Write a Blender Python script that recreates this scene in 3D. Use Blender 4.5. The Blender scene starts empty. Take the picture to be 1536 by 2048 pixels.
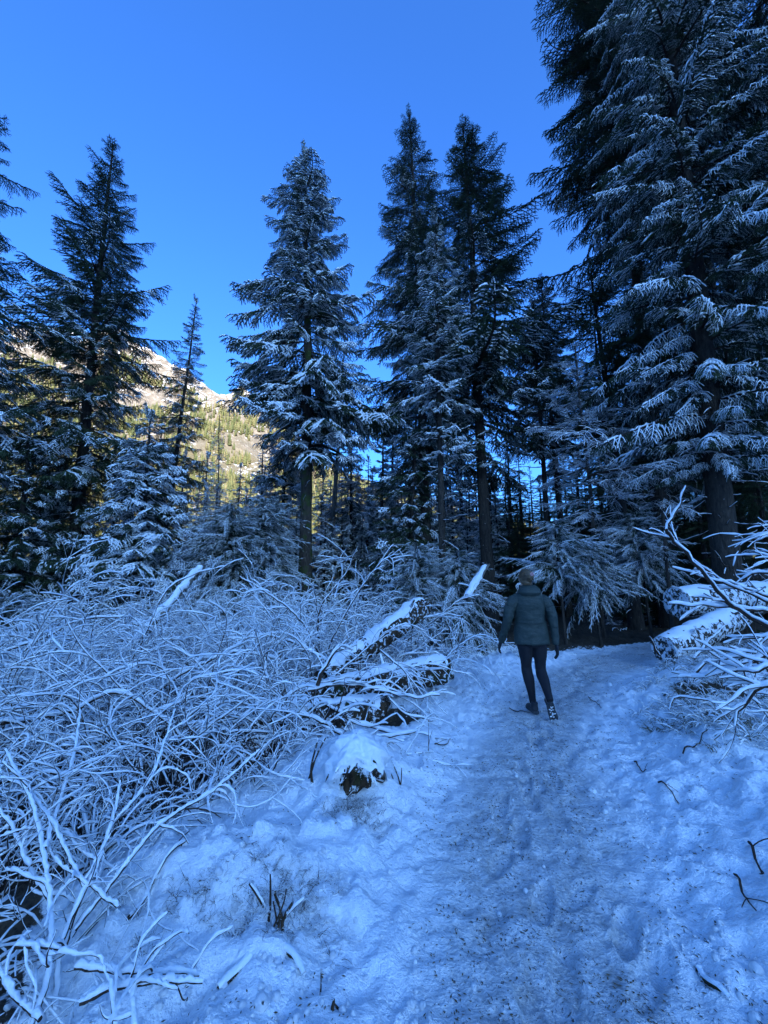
import bpy, math, random
import numpy as np
from mathutils import Vector, Matrix

# ------------------------------------------------------------------ camera, sky, sun, exposure
S = bpy.context.scene
COL = S.collection
CAM_H, PITCH = 1.60, math.radians(9.7)
cam_data = bpy.data.cameras.new('camera')
cam_data.sensor_fit = 'VERTICAL'; cam_data.sensor_height = 36.0
cam_data.lens = 36.0 * 768 / 2048
cam_data.clip_start = 0.05; cam_data.clip_end = 9000
cam = bpy.data.objects.new('camera', cam_data); COL.objects.link(cam)
cam.location = (0, 0, CAM_H); cam.rotation_euler = (math.pi / 2 + PITCH, 0, 0)
S.camera = cam

SUN_EL, SUN_AZ = math.radians(13), math.radians(160)     # azimuth measured clockwise from +Y (behind and right)
world = bpy.data.worlds.new('World'); S.world = world; world.use_nodes = True
wn, wl = world.node_tree.nodes, world.node_tree.links
wn.clear()
sky = wn.new('ShaderNodeTexSky'); sky.sky_type = 'NISHITA'; sky.sun_disc = False
sky.sun_elevation = SUN_EL; sky.sun_rotation = SUN_AZ
sky.altitude = 300; sky.air_density = 1.0; sky.dust_density = 4.0; sky.ozone_density = 4.5
tint = wn.new('ShaderNodeMix'); tint.data_type = 'RGBA'; tint.blend_type = 'MULTIPLY'
tint.inputs[0].default_value = 1.0
tint.inputs[7].default_value = (0.285, 0.55, 0.92, 1)      # the phone's cold white balance
bg = wn.new('ShaderNodeBackground'); bg.inputs[1].default_value = 0.15
wo = wn.new('ShaderNodeOutputWorld')
wl.new(sky.outputs[0], tint.inputs[6]); wl.new(tint.outputs[2], bg.inputs[0]); wl.new(bg.outputs[0], wo.inputs[0])
sl = bpy.data.lights.new('sun', 'SUN'); sl.energy = 3.0; sl.angle = math.radians(0.5); sl.color = (1.0, 0.86, 0.70)
sun = bpy.data.objects.new('sun', sl); COL.objects.link(sun)
SD = Vector((math.sin(SUN_AZ) * math.cos(SUN_EL), math.cos(SUN_AZ) * math.cos(SUN_EL), math.sin(SUN_EL)))
sun.rotation_euler = SD.to_track_quat('Z', 'Y').to_euler()
vs = S.view_settings
S.display_settings.display_device = 'sRGB'
vs.view_transform = 'Standard'; vs.look = 'None'; vs.gamma = 1.0; vs.use_curve_mapping = False
vs.exposure = 2.27
S.render.engine = 'CYCLES'
S.cycles.use_denoising = True
S.cycles.max_bounces = 8; S.cycles.diffuse_bounces = 6; S.cycles.glossy_bounces = 2
S.cycles.sample_clamp_indirect = 4.0
RNG = np.random.default_rng(7)

# ------------------------------------------------------------------ picture geometry helpers
_s, _c = math.sin(PITCH), math.cos(PITCH)
def P(px, py, Y):
    """world point seen at picture position px, py whose distance ahead is Y"""
    u, v = (px - 768) / 768, (1024 - py) / 768
    k = Y / (_c - _s * v)
    return Vector((u * k, Y, CAM_H + k * (_s + _c * v)))
def G(px, py, z=0.0):
    u, v = (px - 768) / 768, (1024 - py) / 768
    k = (z - CAM_H) / (_s + _c * v)
    return Vector((u * k, k * (_c - _s * v), z))

# ------------------------------------------------------------------ noise
def _hash(ix, iy, seed):
    h = (ix.astype(np.int64) * 374761393 + iy.astype(np.int64) * 668265263 + seed * 1442695041) & 0xFFFFFFFF
    h = ((h ^ (h >> 13)) * 1274126177) & 0xFFFFFFFF
    return ((h ^ (h >> 16)) & 0xFFFF) / 65535.0
def vnoise(x, y, seed=0):
    x = np.asarray(x, float); y = np.asarray(y, float)
    ix, iy = np.floor(x), np.floor(y); fx, fy = x - ix, y - iy
    fx = fx * fx * fx * (fx * (fx * 6 - 15) + 10); fy = fy * fy * fy * (fy * (fy * 6 - 15) + 10)
    a, b = _hash(ix, iy, seed), _hash(ix + 1, iy, seed)
    c, d = _hash(ix, iy + 1, seed), _hash(ix + 1, iy + 1, seed)
    return (a + (b - a) * fx) * (1 - fy) + (c + (d - c) * fx) * fy
def fbm(x, y, seed=0, octv=4, gain=0.5):
    t = 0; amp = 1; n = 0
    x = np.asarray(x, float); y = np.asarray(y, float)
    for o in range(octv):
        xr = x * 0.8 - y * 0.6; yr = x * 0.6 + y * 0.8
        t = t + amp * (vnoise(xr + 13.7 * o, yr - 7.1 * o, seed + o) - 0.5); n += amp
        amp *= gain; x = xr * 2.03; y = yr * 2.03
    return t / n * 2
def sstep(a, b, x):
    t = np.clip((np.asarray(x, float) - a) / (b - a), 0, 1); return t * t * (3 - 2 * t)

# ------------------------------------------------------------------ materials
def new_mat(name):
    m = bpy.data.materials.new(name); m.use_nodes = True
    n, l = m.node_tree.nodes, m.node_tree.links
    return m, n, l, n['Principled BSDF']
def coords(n, l, scale=(1, 1, 1)):
    tc = n.new('ShaderNodeTexCoord'); mp = n.new('ShaderNodeMapping'); mp.inputs['Scale'].default_value = scale
    l.new(tc.outputs['Object'], mp.inputs[0]); return mp.outputs[0]
def noise(n, l, co, scale, detail=4, rough=0.55):
    t = n.new('ShaderNodeTexNoise'); t.inputs['Scale'].default_value = scale
    t.inputs['Detail'].default_value = detail; t.inputs['Roughness'].default_value = rough
    if co is not None: l.new(co, t.inputs['Vector'])
    return t.outputs['Fac']
def ramp(n, l, fac, stops):
    r = n.new('ShaderNodeValToRGB'); e = r.color_ramp.elements
    while len(e) < len(stops): e.new(0.5)
    for i, (p, c) in enumerate(stops):
        e[i].position = p; e[i].color = (*c, 1) if len(c) == 3 else c
    l.new(fac, r.inputs[0]); return r.outputs[0]
def math_(n, l, op, a, b=None):
    m = n.new('ShaderNodeMath'); m.operation = op
    for i, v in enumerate((a, b)):
        if v is None: continue
        if isinstance(v, (int, float)): m.inputs[i].default_value = v
        else: l.new(v, m.inputs[i])
    return m.outputs[0]
def mixc(n, l, fac, a, b):
    m = n.new('ShaderNodeMix'); m.data_type = 'RGBA'
    for s, v in ((0, fac), (6, a), (7, b)):
        if isinstance(v, tuple): m.inputs[s].default_value = (*v, 1)
        elif isinstance(v, (int, float)): m.inputs[s].default_value = v
        else: l.new(v, m.inputs[s])
    return m.outputs[2]
def bump(n, l, b, h, strength, dist):
    k = n.new('ShaderNodeBump'); k.inputs['Strength'].default_value = strength; k.inputs['Distance'].default_value = dist
    l.new(h, k.inputs['Height']); l.new(k.outputs[0], b.inputs['Normal'])

def mat_snow(name, fine=1.0, col=(0.88, 0.89, 0.90)):
    m, n, l, b = new_mat(name)
    co = coords(n, l)
    a = noise(n, l, co, 26 * fine, 3); c = noise(n, l, co, 140 * fine, 2)
    h = math_(n, l, 'ADD', math_(n, l, 'MULTIPLY', a, 1.0), math_(n, l, 'MULTIPLY', c, 0.45))
    l.new(mixc(n, l, a, tuple(x * 0.93 for x in col), col), b.inputs['Base Color'])
    b.inputs['Roughness'].default_value = 0.75; b.inputs['Specular IOR Level'].default_value = 0.25
    bump(n, l, b, h, 0.6, 0.012)
    return m
M_SNOW = mat_snow('snow_on_twigs')
M_SNOWCAP = mat_snow('snow_cap')

def mat_bark(name, dark, light, moss=None, mossamt=0.5, snowdust=0.0):
    m, n, l, b = new_mat(name)
    co = coords(n, l, (9, 9, 2.2))
    a = noise(n, l, co, 2.2, 6, 0.65)
    c = ramp(n, l, a, [(0.3, dark), (0.7, light)])
    if moss:
        k = noise(n, l, coords(n, l), 3.5, 5)
        c = mixc(n, l, ramp(n, l, k, [(mossamt, (0, 0, 0)), (mossamt + 0.1, (1, 1, 1))]), c, moss)
    if snowdust:
        k = noise(n, l, coords(n, l, (1, 1, 0.8)), 14, 5, 0.7)
        c = mixc(n, l, ramp(n, l, k, [(1 - snowdust, (0, 0, 0)), (1.04 - snowdust, (1, 1, 1))]), c, (0.8, 0.82, 0.84))
    l.new(c, b.inputs['Base Color']); b.inputs['Roughness'].default_value = 0.9
    b.inputs['Specular IOR Level'].default_value = 0.2
    bump(n, l, b, a, 1.0, 0.04)
    return m
M_BARK = mat_bark('spruce_bark', (0.022, 0.017, 0.013), (0.075, 0.06, 0.048), snowdust=0.33)
M_BARKMOSS = mat_bark('mossy_bark', (0.03, 0.022, 0.017), (0.10, 0.078, 0.06), (0.05, 0.065, 0.018), 0.5, 0.34)
M_TWIG = mat_bark('twig_bark', (0.03, 0.019, 0.013), (0.09, 0.056, 0.04))
M_DEADWOOD = mat_bark('weathered_wood', (0.09, 0.08, 0.07), (0.25, 0.225, 0.19))
M_LOG = mat_bark('frosted_log_bark', (0.022, 0.017, 0.013), (0.08, 0.062, 0.048), snowdust=0.52)
M_ROT = mat_bark('rotten_wood', (0.02, 0.014, 0.01), (0.09, 0.055, 0.03), (0.035, 0.04, 0.012), 0.55, 0.46)

def mat_needles(name, c0, c1):
    m, n, l, b = new_mat(name)
    oi = n.new('ShaderNodeObjectInfo')
    k = noise(n, l, coords(n, l), 6, 3)
    f = math_(n, l, 'ADD', math_(n, l, 'MULTIPLY', k, 0.6), math_(n, l, 'MULTIPLY', oi.outputs['Random'], 0.4))
    l.new(ramp(n, l, f, [(0.3, c0), (0.7, c1)]), b.inputs['Base Color'])
    b.inputs['Roughness'].default_value = 0.6; b.inputs['Specular IOR Level'].default_value = 0.3
    return m
M_NEEDLE = mat_needles('conifer_needles', (0.022, 0.038, 0.016), (0.052, 0.074, 0.03))
M_LITTER = mat_needles('dead_leaf_litter', (0.03, 0.022, 0.012), (0.09, 0.06, 0.03))
M_GRASS = mat_needles('dead_grass_blades', (0.07, 0.06, 0.025), (0.16, 0.13, 0.06))

# ------------------------------------------------------------------ mesh building helpers
class MB:
    """collects vertices and faces, then builds one mesh object"""
    def __init__(s): s.v = []; s.f = []; s.m = []; s.n = 0
    def add(s, v, f, mi=0):
        f = np.asarray(f); s.v.append(np.asarray(v, float)); s.f.append((f + s.n, mi)); s.n += len(v)
    def mesh(s, name, mats, smooth=True):
        me = bpy.data.meshes.new(name)
        if not s.v:
            return me
        v = np.concatenate(s.v)
        loops = []; tot = []; mi = []
        for f, k in s.f:
            loops.append(f.ravel()); tot.append(np.full(len(f), f.shape[1])); mi.append(np.full(len(f), k))
        loops = np.concatenate(loops); tot = np.concatenate(tot); mi = np.concatenate(mi)
        me.vertices.add(len(v)); me.vertices.foreach_set('co', v.astype(np.float32).ravel())
        me.loops.add(len(loops)); me.loops.foreach_set('vertex_index', loops.astype(np.int32))
        me.polygons.add(len(tot))
        st = np.concatenate([[0], np.cumsum(tot)[:-1]])
        me.polygons.foreach_set('loop_start', st.astype(np.int32))
        me.polygons.foreach_set('loop_total', tot.astype(np.int32))
        me.polygons.foreach_set('material_index', mi.astype(np.int32))
        me.polygons.foreach_set('use_smooth', np.full(len(tot), smooth))
        for m in mats: me.materials.append(m)
        me.update(); me.validate()
        return me
def link(name, data, parent=None, loc=None):
    o = bpy.data.objects.new(name, data); COL.objects.link(o)
    if parent: o.parent = parent
    if loc is not None: o.location = loc
    return o
def tag(o, label=None, cat=None, group=None, kind=None):
    if label: o['label'] = label
    if cat: o['category'] = cat
    if group: o['group'] = group
    if kind: o['kind'] = kind
    return o
def thing(name, label, cat, loc=(0, 0, 0), group=None):
    o = link(name, None, None, loc); return tag(o, label, cat, group)
def copy_tree(o, loc=None, rz=None, scale=None, label=None):
    c = o.copy(); COL.objects.link(c)
    if loc is not None: c.location = loc
    if rz is not None: c.rotation_euler = (0, 0, rz)
    if scale is not None: c.scale = (scale,) * 3 if isinstance(scale, (int, float)) else scale
    if label: c['label'] = label
    for ch in list(o.children):
        d = ch.copy(); COL.objects.link(d); d.parent = c
        for g in list(ch.children):
            e = g.copy(); COL.objects.link(e); e.parent = d
    return c

def frames(p):
    t = np.gradient(p, axis=0); t /= np.linalg.norm(t, axis=1, keepdims=True) + 1e-9
    ref = np.where(np.abs(t[:, 2:3]) > 0.92, np.array([[0.0, 1, 0]]), np.array([[0.0, 0, 1]]))
    u = np.cross(t, ref); u /= np.linalg.norm(u, axis=1, keepdims=True) + 1e-9
    for i in range(1, len(u)):
        if np.dot(u[i], u[i - 1]) < 0: u[i] = -u[i]
    v = np.cross(u, t)
    return t, u, v
def tube(mb, p, r, n=5, mi=0, rough=0.0, rng=None, squash=1.0, capend=True):
    p = np.asarray(p, float); r = np.broadcast_to(np.asarray(r, float), (len(p),))
    t, u, v = frames(p)
    a = np.arange(n) / n * 2 * math.pi
    rr = np.repeat(r[:, None], n, 1)
    if rough and rng is not None: rr = rr * (1 + rough * (rng.random((len(p), n)) - 0.5) * 2)
    V = p[:, None, :] + rr[:, :, None] * (np.cos(a)[None, :, None] * u[:, None, :] + squash * np.sin(a)[None, :, None] * v[:, None, :])
    k = len(p); i = np.arange(k - 1)[:, None] * n; j = np.arange(n)[None, :]; j2 = (j + 1) % n
    F = np.stack([i + j, i + j2, i + n + j2, i + n + j], -1).reshape(-1, 4)
    mb.add(V.reshape(-1, 3), F, mi)
    if capend and n > 4:
        base = mb.n
        mb.add(np.concatenate([V[0], V[-1], p[:1], p[-1:]]), np.concatenate([
            np.array([[(q + 1) % n, q, 2 * n] for q in range(n)]), np.array([[n + q, n + (q + 1) % n, 2 * n + 1] for q in range(n)])]), mi)
def snow_tube(mb, p, r, thick, n=5, mi=0, rng=RNG, gap=0.12, lump=0.35, sd=None):
    """snow lying on the upper side of a twig: thick where the twig lies flat, none where it stands"""
    p = np.asarray(p, float); r = np.broadcast_to(np.asarray(r, float), (len(p),))
    t, u, v = frames(p)
    flat = np.sqrt(np.clip(1 - t[:, 2] ** 2, 0, 1))
    up = np.array([0, 0, 1.0]) - t * t[:, 2:3]; up /= np.linalg.norm(up, axis=1, keepdims=True) + 1e-6
    side = np.cross(t, up)
    g = rng.random(len(p))
    h = thick * np.clip(flat * 1.35 - 0.35, 0.04, 1) * (1 - lump + 2 * lump * g)
    ds = np.minimum(np.arange(len(p)), np.arange(len(p))[::-1])
    h = h * np.where(ds == 0, 0.6, 1.0) * np.where(rng.random(len(p)) < gap, 0.25, 1)
    a = np.arange(n) / n * 2 * math.pi + 0.3
    w = r * 0.92 + h * 0.30
    c = p + up * (r * 0.70 + h * 0.45)[:, None]
    V = c[:, None, :] + (w[:, None] * np.cos(a)[None, :])[:, :, None] * side[:, None, :] + \
        ((r * 0.30 + h * 0.55)[:, None] * np.sin(a)[None, :])[:, :, None] * up[:, None, :]
    V += (rng.random(V.shape) - 0.5) * (h[:, None, None] * 0.28)
    k = len(p); i = np.arange(k - 1)[:, None] * n; j = np.arange(n)[None, :]; j2 = (j + 1) % n
    F = np.stack([i + j, i + j2, i + n + j2, i + n + j], -1).reshape(-1, 4)
    mb.add(V.reshape(-1, 3), F, mi)
def resample(p, step):
    p = np.asarray(p, float); d = np.concatenate([[0], np.cumsum(np.linalg.norm(np.diff(p, axis=0), axis=1))])
    n = max(3, int(d[-1] / step) + 1); s = np.linspace(0, d[-1], n)
    return np.stack([np.interp(s, d, p[:, i]) for i in range(3)], 1)
def smooth_path(pts, step, wob=0.0, rng=RNG):
    """Catmull-Rom through the points, then even steps with a little wobble"""
    q = [np.array(x, float) for x in pts]
    q = [2 * q[0] - q[1]] + q + [2 * q[-1] - q[-2]]
    out = []
    for i in range(1, len(q) - 2):
        for t in np.linspace(0, 1, 9)[:-1]:
            a, b, c, d = q[i - 1:i + 3]
            out.append(0.5 * (2 * b + (c - a) * t + (2 * a - 5 * b + 4 * c - d) * t * t + (3 * b - a - 3 * c + d) * t ** 3))
    out.append(q[-2]); r = resample(np.array(out), step)
    if wob:
        w = rng.normal(size=r.shape) * wob
        w[0] = w[-1] = 0; r = r + (w + np.roll(w, 1, 0)) / 2
    return r

# ------------------------------------------------------------------ terrain
PATH = np.array([(0.55, -3.0), (0.55, 0.0), (0.62, 1.7), (1.0, 3.0), (1.85, 4.9), (2.75, 6.2), (4.3, 7.8), (6.6, 9.4), (10, 11), (16, 12.5), (40, 18)])
PATHF = resample(np.c_[PATH, np.zeros(len(PATH))], 0.25)[:, :2]
def path_dist(x, y):
    x = np.asarray(x, float); d = np.full(x.shape, 1e9)
    for a, b in zip(PATHF[:-1:2], PATHF[2::2]):
        ab = b - a; L = (ab ** 2).sum()
        t = np.clip(((x - a[0]) * ab[0] + (y - a[1]) * ab[1]) / L, 0, 1)
        d = np.minimum(d, np.hypot(x - a[0] - t * ab[0], y - a[1] - t * ab[1]))
    return d
_pr = np.random.default_rng(31)
PRINTS = []
for q in range(95):
    w_ = 1.4 + 8.5 * _pr.random() ** 1.3; a_, b_ = np.interp(w_, PATH[:, 1], PATH[:, 0]), np.interp(w_ + .3, PATH[:, 1], PATH[:, 0])
    PRINTS.append((a_ + _pr.normal() * .33, w_, math.atan2(.3, b_ - a_) + _pr.normal() * .25, _pr.uniform(.010, .026)))
def right_of_path(x, y):
    xs = np.interp(y, PATH[:, 1], PATH[:, 0]); return x - xs
g_mound = G(430, 1800); g_mound2 = G(180, 1790); g_stump = G(705, 1630); g_leaf = G(530, 1870)
BUMPS = [(g_mound.x, g_mound.y + 0.05, 0.42, 0.28, 0.20), (g_mound2.x, g_mound2.y + .1, .45, .35, .12),
         (g_stump.x, g_stump.y + 0.15, 0.24, 0.22, 0.20), (-0.35, 4.75, 0.9, 0.35, -0.20), (-0.2, 3.6, .5, .35, .12),
         (3.6, 3.6, 0.9, 0.6, 0.22), (4.4, 5.2, 1.2, 0.8, 0.35), (2.7, 2.4, .7, .5, .10)]
def H(x, y, fine=True):
    x = np.asarray(x, float); y = np.asarray(y, float)
    d = path_dist(x, y)
    near = np.exp(-np.maximum(0, np.hypot(x, y) - 14) / 18)
    off = sstep(0.5, 1.5, d)
    h = 0.13 * off + 0.22 * fbm(x * 0.35, y * 0.35, 3, 3) * off
    h = h + off * 0.10 * fbm(x * 1.3, y * 1.3, 9, 3)
    r = right_of_path(x, y)
    h = h + 0.30 * sstep(1.2, 4.5, r) * sstep(1.0, 3.0, y) - 0.22 * sstep(1.0, 3.0, -r) * sstep(1.5, 3.5, y)
    for bx, by, sx, sy, a in BUMPS:
        h = h + a * np.exp(-((x - bx) / sx) ** 2 - ((y - by) / sy) ** 2)
    if fine:
        f = sstep(0.15, 1.0, d)
        n1 = fbm(x * 4.2, y * 4.2, 21, 3); n2 = fbm(x * 13, y * 13, 33, 2)
        h = h + near * (n1 * (0.013 + 0.030 * f) + n2 * (0.013 + 0.022 * f))
        for px_, py_, an, dp in PRINTS:
            dx, dy = x - px_, y - py_; m_ = (np.abs(dx) < .3) & (np.abs(dy) < .3)
            if not m_.any(): continue
            u_ = dx[m_] * math.cos(an) + dy[m_] * math.sin(an); v_ = -dx[m_] * math.sin(an) + dy[m_] * math.cos(an)
            rr_ = (u_ / .15) ** 2 + (v_ / (.052 - .06 * u_ * u_)) ** 2
            h[m_] = h[m_] - dp * (1 - sstep(.75, 1.15, rr_)) + dp * .4 * np.exp(-((rr_ - 1.45) / .35) ** 2)
        # trodden dents
        dent = vnoise(x * 7.5, y * 5.5, 51)
        h = h - near * 0.020 * sstep(0.58, 0.85, dent) * (0.35 + 0.65 * (1 - f))
        lump = vnoise(x * 9, y * 9, 77)
        h = h + near * 0.040 * sstep(0.62, 0.92, lump) * f
    far = np.maximum(0, np.hypot(x, y) - 30)
    return h * 1.0 + far * 0.004 * fbm(x * .02, y * .02, 5, 3)
def hz(x, y): return float(H(np.array([x]), np.array([y]))[0])

def axis_coords(dense, lo, hi, grow):
    out = list(dense)
    s = dense[-1] - dense[-2]; x = dense[-1]
    while x < hi: s *= grow; x += s; out.append(x)
    s = dense[1] - dense[0]; x = dense[0]; pre = []
    while x > lo: s *= grow; x -= s; pre.append(x)
    return np.array(pre[::-1] + out)
xs = np.concatenate([np.arange(-7, -2.6, 0.05), np.arange(-2.6, 3.4, 0.0175), np.arange(3.4, 12, 0.05)])
ys = [1.0]
while ys[-1] < 14: ys.append(ys[-1] + max(0.014, ys[-1] * 0.0085))
xs = axis_coords(xs, -4000, 4000, 1.18); ys = axis_coords(np.array(ys), -2500, 5000, 1.18)
GX, GY = np.meshgrid(xs, ys)
GZ = H(GX, GY)
D = path_dist(GX, GY)
edge = 0.58 + 0.14 * fbm(GX * 1.2, GY * 1.2, 61, 3)
trod = 1 - sstep(-0.32, 0.22, D - edge)
# bare brown earth, also painted in as the shade under conifers, brush and hollows
def duff_shade_at(x, y):
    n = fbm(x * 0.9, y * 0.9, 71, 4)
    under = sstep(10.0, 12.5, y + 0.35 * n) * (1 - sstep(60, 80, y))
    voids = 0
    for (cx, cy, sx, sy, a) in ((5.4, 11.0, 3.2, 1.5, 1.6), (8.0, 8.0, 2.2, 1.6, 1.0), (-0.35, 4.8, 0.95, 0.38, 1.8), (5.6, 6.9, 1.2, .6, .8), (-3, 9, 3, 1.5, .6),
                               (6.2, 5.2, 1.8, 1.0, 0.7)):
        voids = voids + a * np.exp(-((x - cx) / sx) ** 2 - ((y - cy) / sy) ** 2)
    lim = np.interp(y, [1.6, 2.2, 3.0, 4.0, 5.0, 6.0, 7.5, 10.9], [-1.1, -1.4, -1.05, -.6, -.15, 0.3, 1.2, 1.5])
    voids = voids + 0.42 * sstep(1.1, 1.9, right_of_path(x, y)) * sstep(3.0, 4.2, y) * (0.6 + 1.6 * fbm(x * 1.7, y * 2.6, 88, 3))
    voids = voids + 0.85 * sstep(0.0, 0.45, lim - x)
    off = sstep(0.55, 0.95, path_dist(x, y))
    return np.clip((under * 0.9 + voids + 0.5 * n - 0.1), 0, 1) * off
DF = duff_shade_at(GX, GY)
V = np.stack([GX, GY, GZ], -1).reshape(-1, 3)
ny, nx = GX.shape
i = np.arange(ny - 1)[:, None] * nx; j = np.arange(nx - 1)[None, :]
F = np.stack([i + j, i + j + 1, i + nx + j + 1, i + nx + j], -1).reshape(-1, 4)
fc = trod.ravel()[F].mean(1)

def mat_ground():
    m, n, l, b = new_mat('snowy_ground')
    co = coords(n, l)
    at = n.new('ShaderNodeAttribute'); at.attribute_name = 'trodden'
    du = n.new('ShaderNodeAttribute'); du.attribute_name = 'duff_shade'
    big = noise(n, l, co, 1.5, 4); mid = noise(n, l, co, 9, 5, 0.6); fine = noise(n, l, co, 48, 4, 0.6); grain = noise(n, l, co, 190, 2)
    snow = mixc(n, l, mid, (0.82, 0.84, 0.86), (0.90, 0.91, 0.92))
    packed = mixc(n, l, mid, (0.21, 0.205, 0.195), (0.44, 0.435, 0.43))
    tr = math_(n, l, 'MULTIPLY', at.outputs['Fac'], ramp(n, l, math_(n, l, 'ADD', math_(n, l, 'MULTIPLY', mid, 0.5), math_(n, l, 'MULTIPLY', fine, 0.5)), [(0.33, (1, 1, 1)), (0.66, (0.25, 0.25, 0.25))]))
    c = mixc(n, l, tr, snow, packed)
    # grit and needles trodden into the snow
    cs = coords(n, l, (1.0, 1.0, 1.0))
    sp = noise(n, l, cs, 62, 3, 0.75)
    spm = math_(n, l, 'ADD', sp, math_(n, l, 'MULTIPLY', math_(n, l, 'SUBTRACT', mid, 0.5), 0.42))
    spm = math_(n, l, 'ADD', spm, math_(n, l, 'MULTIPLY', math_(n, l, 'SUBTRACT', at.outputs['Fac'], 1.0), 0.13))
    spk = ramp(n, l, spm, [(0.60, (0, 0, 0)), (0.665, (1, 1, 1))])
    spk = math_(n, l, 'MULTIPLY', spk, math_(n, l, 'ADD', math_(n, l, 'MULTIPLY', at.outputs['Fac'], 0.85), 0.12))
    c = mixc(n, l, spk, c, (0.075, 0.06, 0.05))
    # bare earth and painted shade, with snow patches
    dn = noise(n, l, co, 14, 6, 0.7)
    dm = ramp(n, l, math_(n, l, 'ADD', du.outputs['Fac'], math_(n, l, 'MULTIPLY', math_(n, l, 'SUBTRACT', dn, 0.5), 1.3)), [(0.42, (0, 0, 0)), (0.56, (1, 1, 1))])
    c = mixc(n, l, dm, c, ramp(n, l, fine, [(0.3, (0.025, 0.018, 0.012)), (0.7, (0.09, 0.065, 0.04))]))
    l.new(c, b.inputs['Base Color']); b.inputs['Roughness'].default_value = 0.7; b.inputs['Specular IOR Level'].default_value = 0.3
    hgt = math_(n, l, 'ADD', math_(n, l, 'ADD', math_(n, l, 'MULTIPLY', mid, 1.0), math_(n, l, 'MULTIPLY', fine, 0.5)), math_(n, l, 'MULTIPLY', grain, 0.14))
    bump(n, l, b, hgt, 0.9, 0.045)
    return m
M_GROUND = mat_ground()
for name, sel in (('snow_ground', fc <= 0.5), ('path', fc > 0.5)):
    f = F[sel]; used, inv = np.unique(f, return_inverse=True)
    mb = MB(); mb.add(V[used], inv.reshape(f.shape)); me = mb.mesh(name, [M_GROUND])
    if len(me.vertices) == len(used):
        a = me.attributes.new('trodden', 'FLOAT', 'POINT'); a.data.foreach_set('value', trod.ravel()[used].astype(np.float32))
        a = me.attributes.new('duff_shade', 'FLOAT', 'POINT'); a.data.foreach_set('value', DF.ravel()[used].astype(np.float32))
    tag(link(name, me), 'trodden snowy footpath speckled with grit, curving right into the trees' if name == 'path' else 'snow-covered forest floor on both sides of the path', kind='structure')

# ------------------------------------------------------------------ mountain and an unseen ridge added to shade the valley
def mat_mountain():
    m, n, l, b = new_mat('mountain_side')
    co = coords(n, l)
    geo = n.new('ShaderNodeNewGeometry'); sx = n.new('ShaderNodeSeparateXYZ'); l.new(geo.outputs['Normal'], sx.inputs[0])
    px = n.new('ShaderNodeSeparateXYZ'); l.new(geo.outputs['Position'], px.inputs[0])
    a = noise(n, l, co, 0.03, 8, 0.7); c = noise(n, l, co, 0.15, 6, 0.7)
    rock = ramp(n, l, c, [(0.3, (0.10, 0.085, 0.065)), (0.7, (0.30, 0.25, 0.19))])
    f = math_(n, l, 'ADD', math_(n, l, 'ADD', math_(n, l, 'MULTIPLY', sx.outputs[2], 0.5), math_(n, l, 'MULTIPLY', c, 0.9)), math_(n, l, 'MULTIPLY', px.outputs[2], 0.0004))
    sm = ramp(n, l, f, [(0.96, (0, 0, 0)), (1.06, (1, 1, 1))])
    brush = ramp(n, l, a, [(0.3, (0.10, 0.085, 0.045)), (0.7, (0.19, 0.16, 0.09))])
    low = ramp(n, l, math_(n, l, 'ADD', math_(n, l, 'MULTIPLY', px.outputs[2], 1 / 420), math_(n, l, 'MULTIPLY', a, 0.5)), [(0.55, (1, 1, 1)), (0.8, (0, 0, 0))])
    base = mixc(n, l, low, rock, brush)
    l.new(mixc(n, l, sm, base, (0.78, 0.79, 0.8)), b.inputs['Base Color'])
    b.inputs['Roughness'].default_value = 0.9
    bump(n, l, b, math_(n, l, 'ADD', a, math_(n, l, 'MULTIPLY', c, 0.3)), 1.0, 6.0)
    return m
M_MTN = mat_mountain()
SKYL = [(-1300, 380), (-900, 450), (-718, 470), (-600, 462), (-484, 455), (-420, 410), (-365, 378), (-320, 340), (-297, 333), (-265, 343), (-240, 322), (-186, 270), (-110, 215), (-24, 160), (150, 95), (400, 60), (900, 50)]
def mtn_h(x, y):
    crest = np.interp(x + 25 * fbm(x * .008, y * .008, 4, 3), [a for a, b in SKYL], [b for a, b in SKYL])
    t = np.clip((y - 170) / 480, 0, 1)
    prof = np.where(y < 650, t ** 1.25, 1 - np.clip((y - 650) / 900, 0, 1) ** 1.5)
    rid = 1 - np.abs(fbm(x * .012, y * .006, 14, 5))
    h = crest * prof * (1 + 0.0 * x) + (rid - 0.75) * 60 * prof * np.clip((650 - y) / 150, 0.12, 1) + 14 * fbm(x * .05, y * .05, 8, 4) * prof
    return np.maximum(h, 0) - 3
mx, my = np.meshgrid(np.arange(-1300, 900, 7.0), np.concatenate([np.arange(165, 700, 5.0), np.arange(700, 1600, 40.0)]))
mv = np.stack([mx, my, mtn_h(mx, my)], -1).reshape(-1, 3)
def grid_faces(a):
    r, c = a.shape; i = np.arange(r - 1)[:, None] * c; j = np.arange(c - 1)[None, :]
    return np.stack([i + j, i + j + 1, i + c + j + 1, i + c + j], -1).reshape(-1, 4)
mb = MB(); mb.add(mv, grid_faces(mx))
tag(link('mountain', mb.mesh('mountain', [M_MTN])), 'sunlit mountainside with snow, rock and yellowish forest behind the trees', kind='structure')

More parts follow.
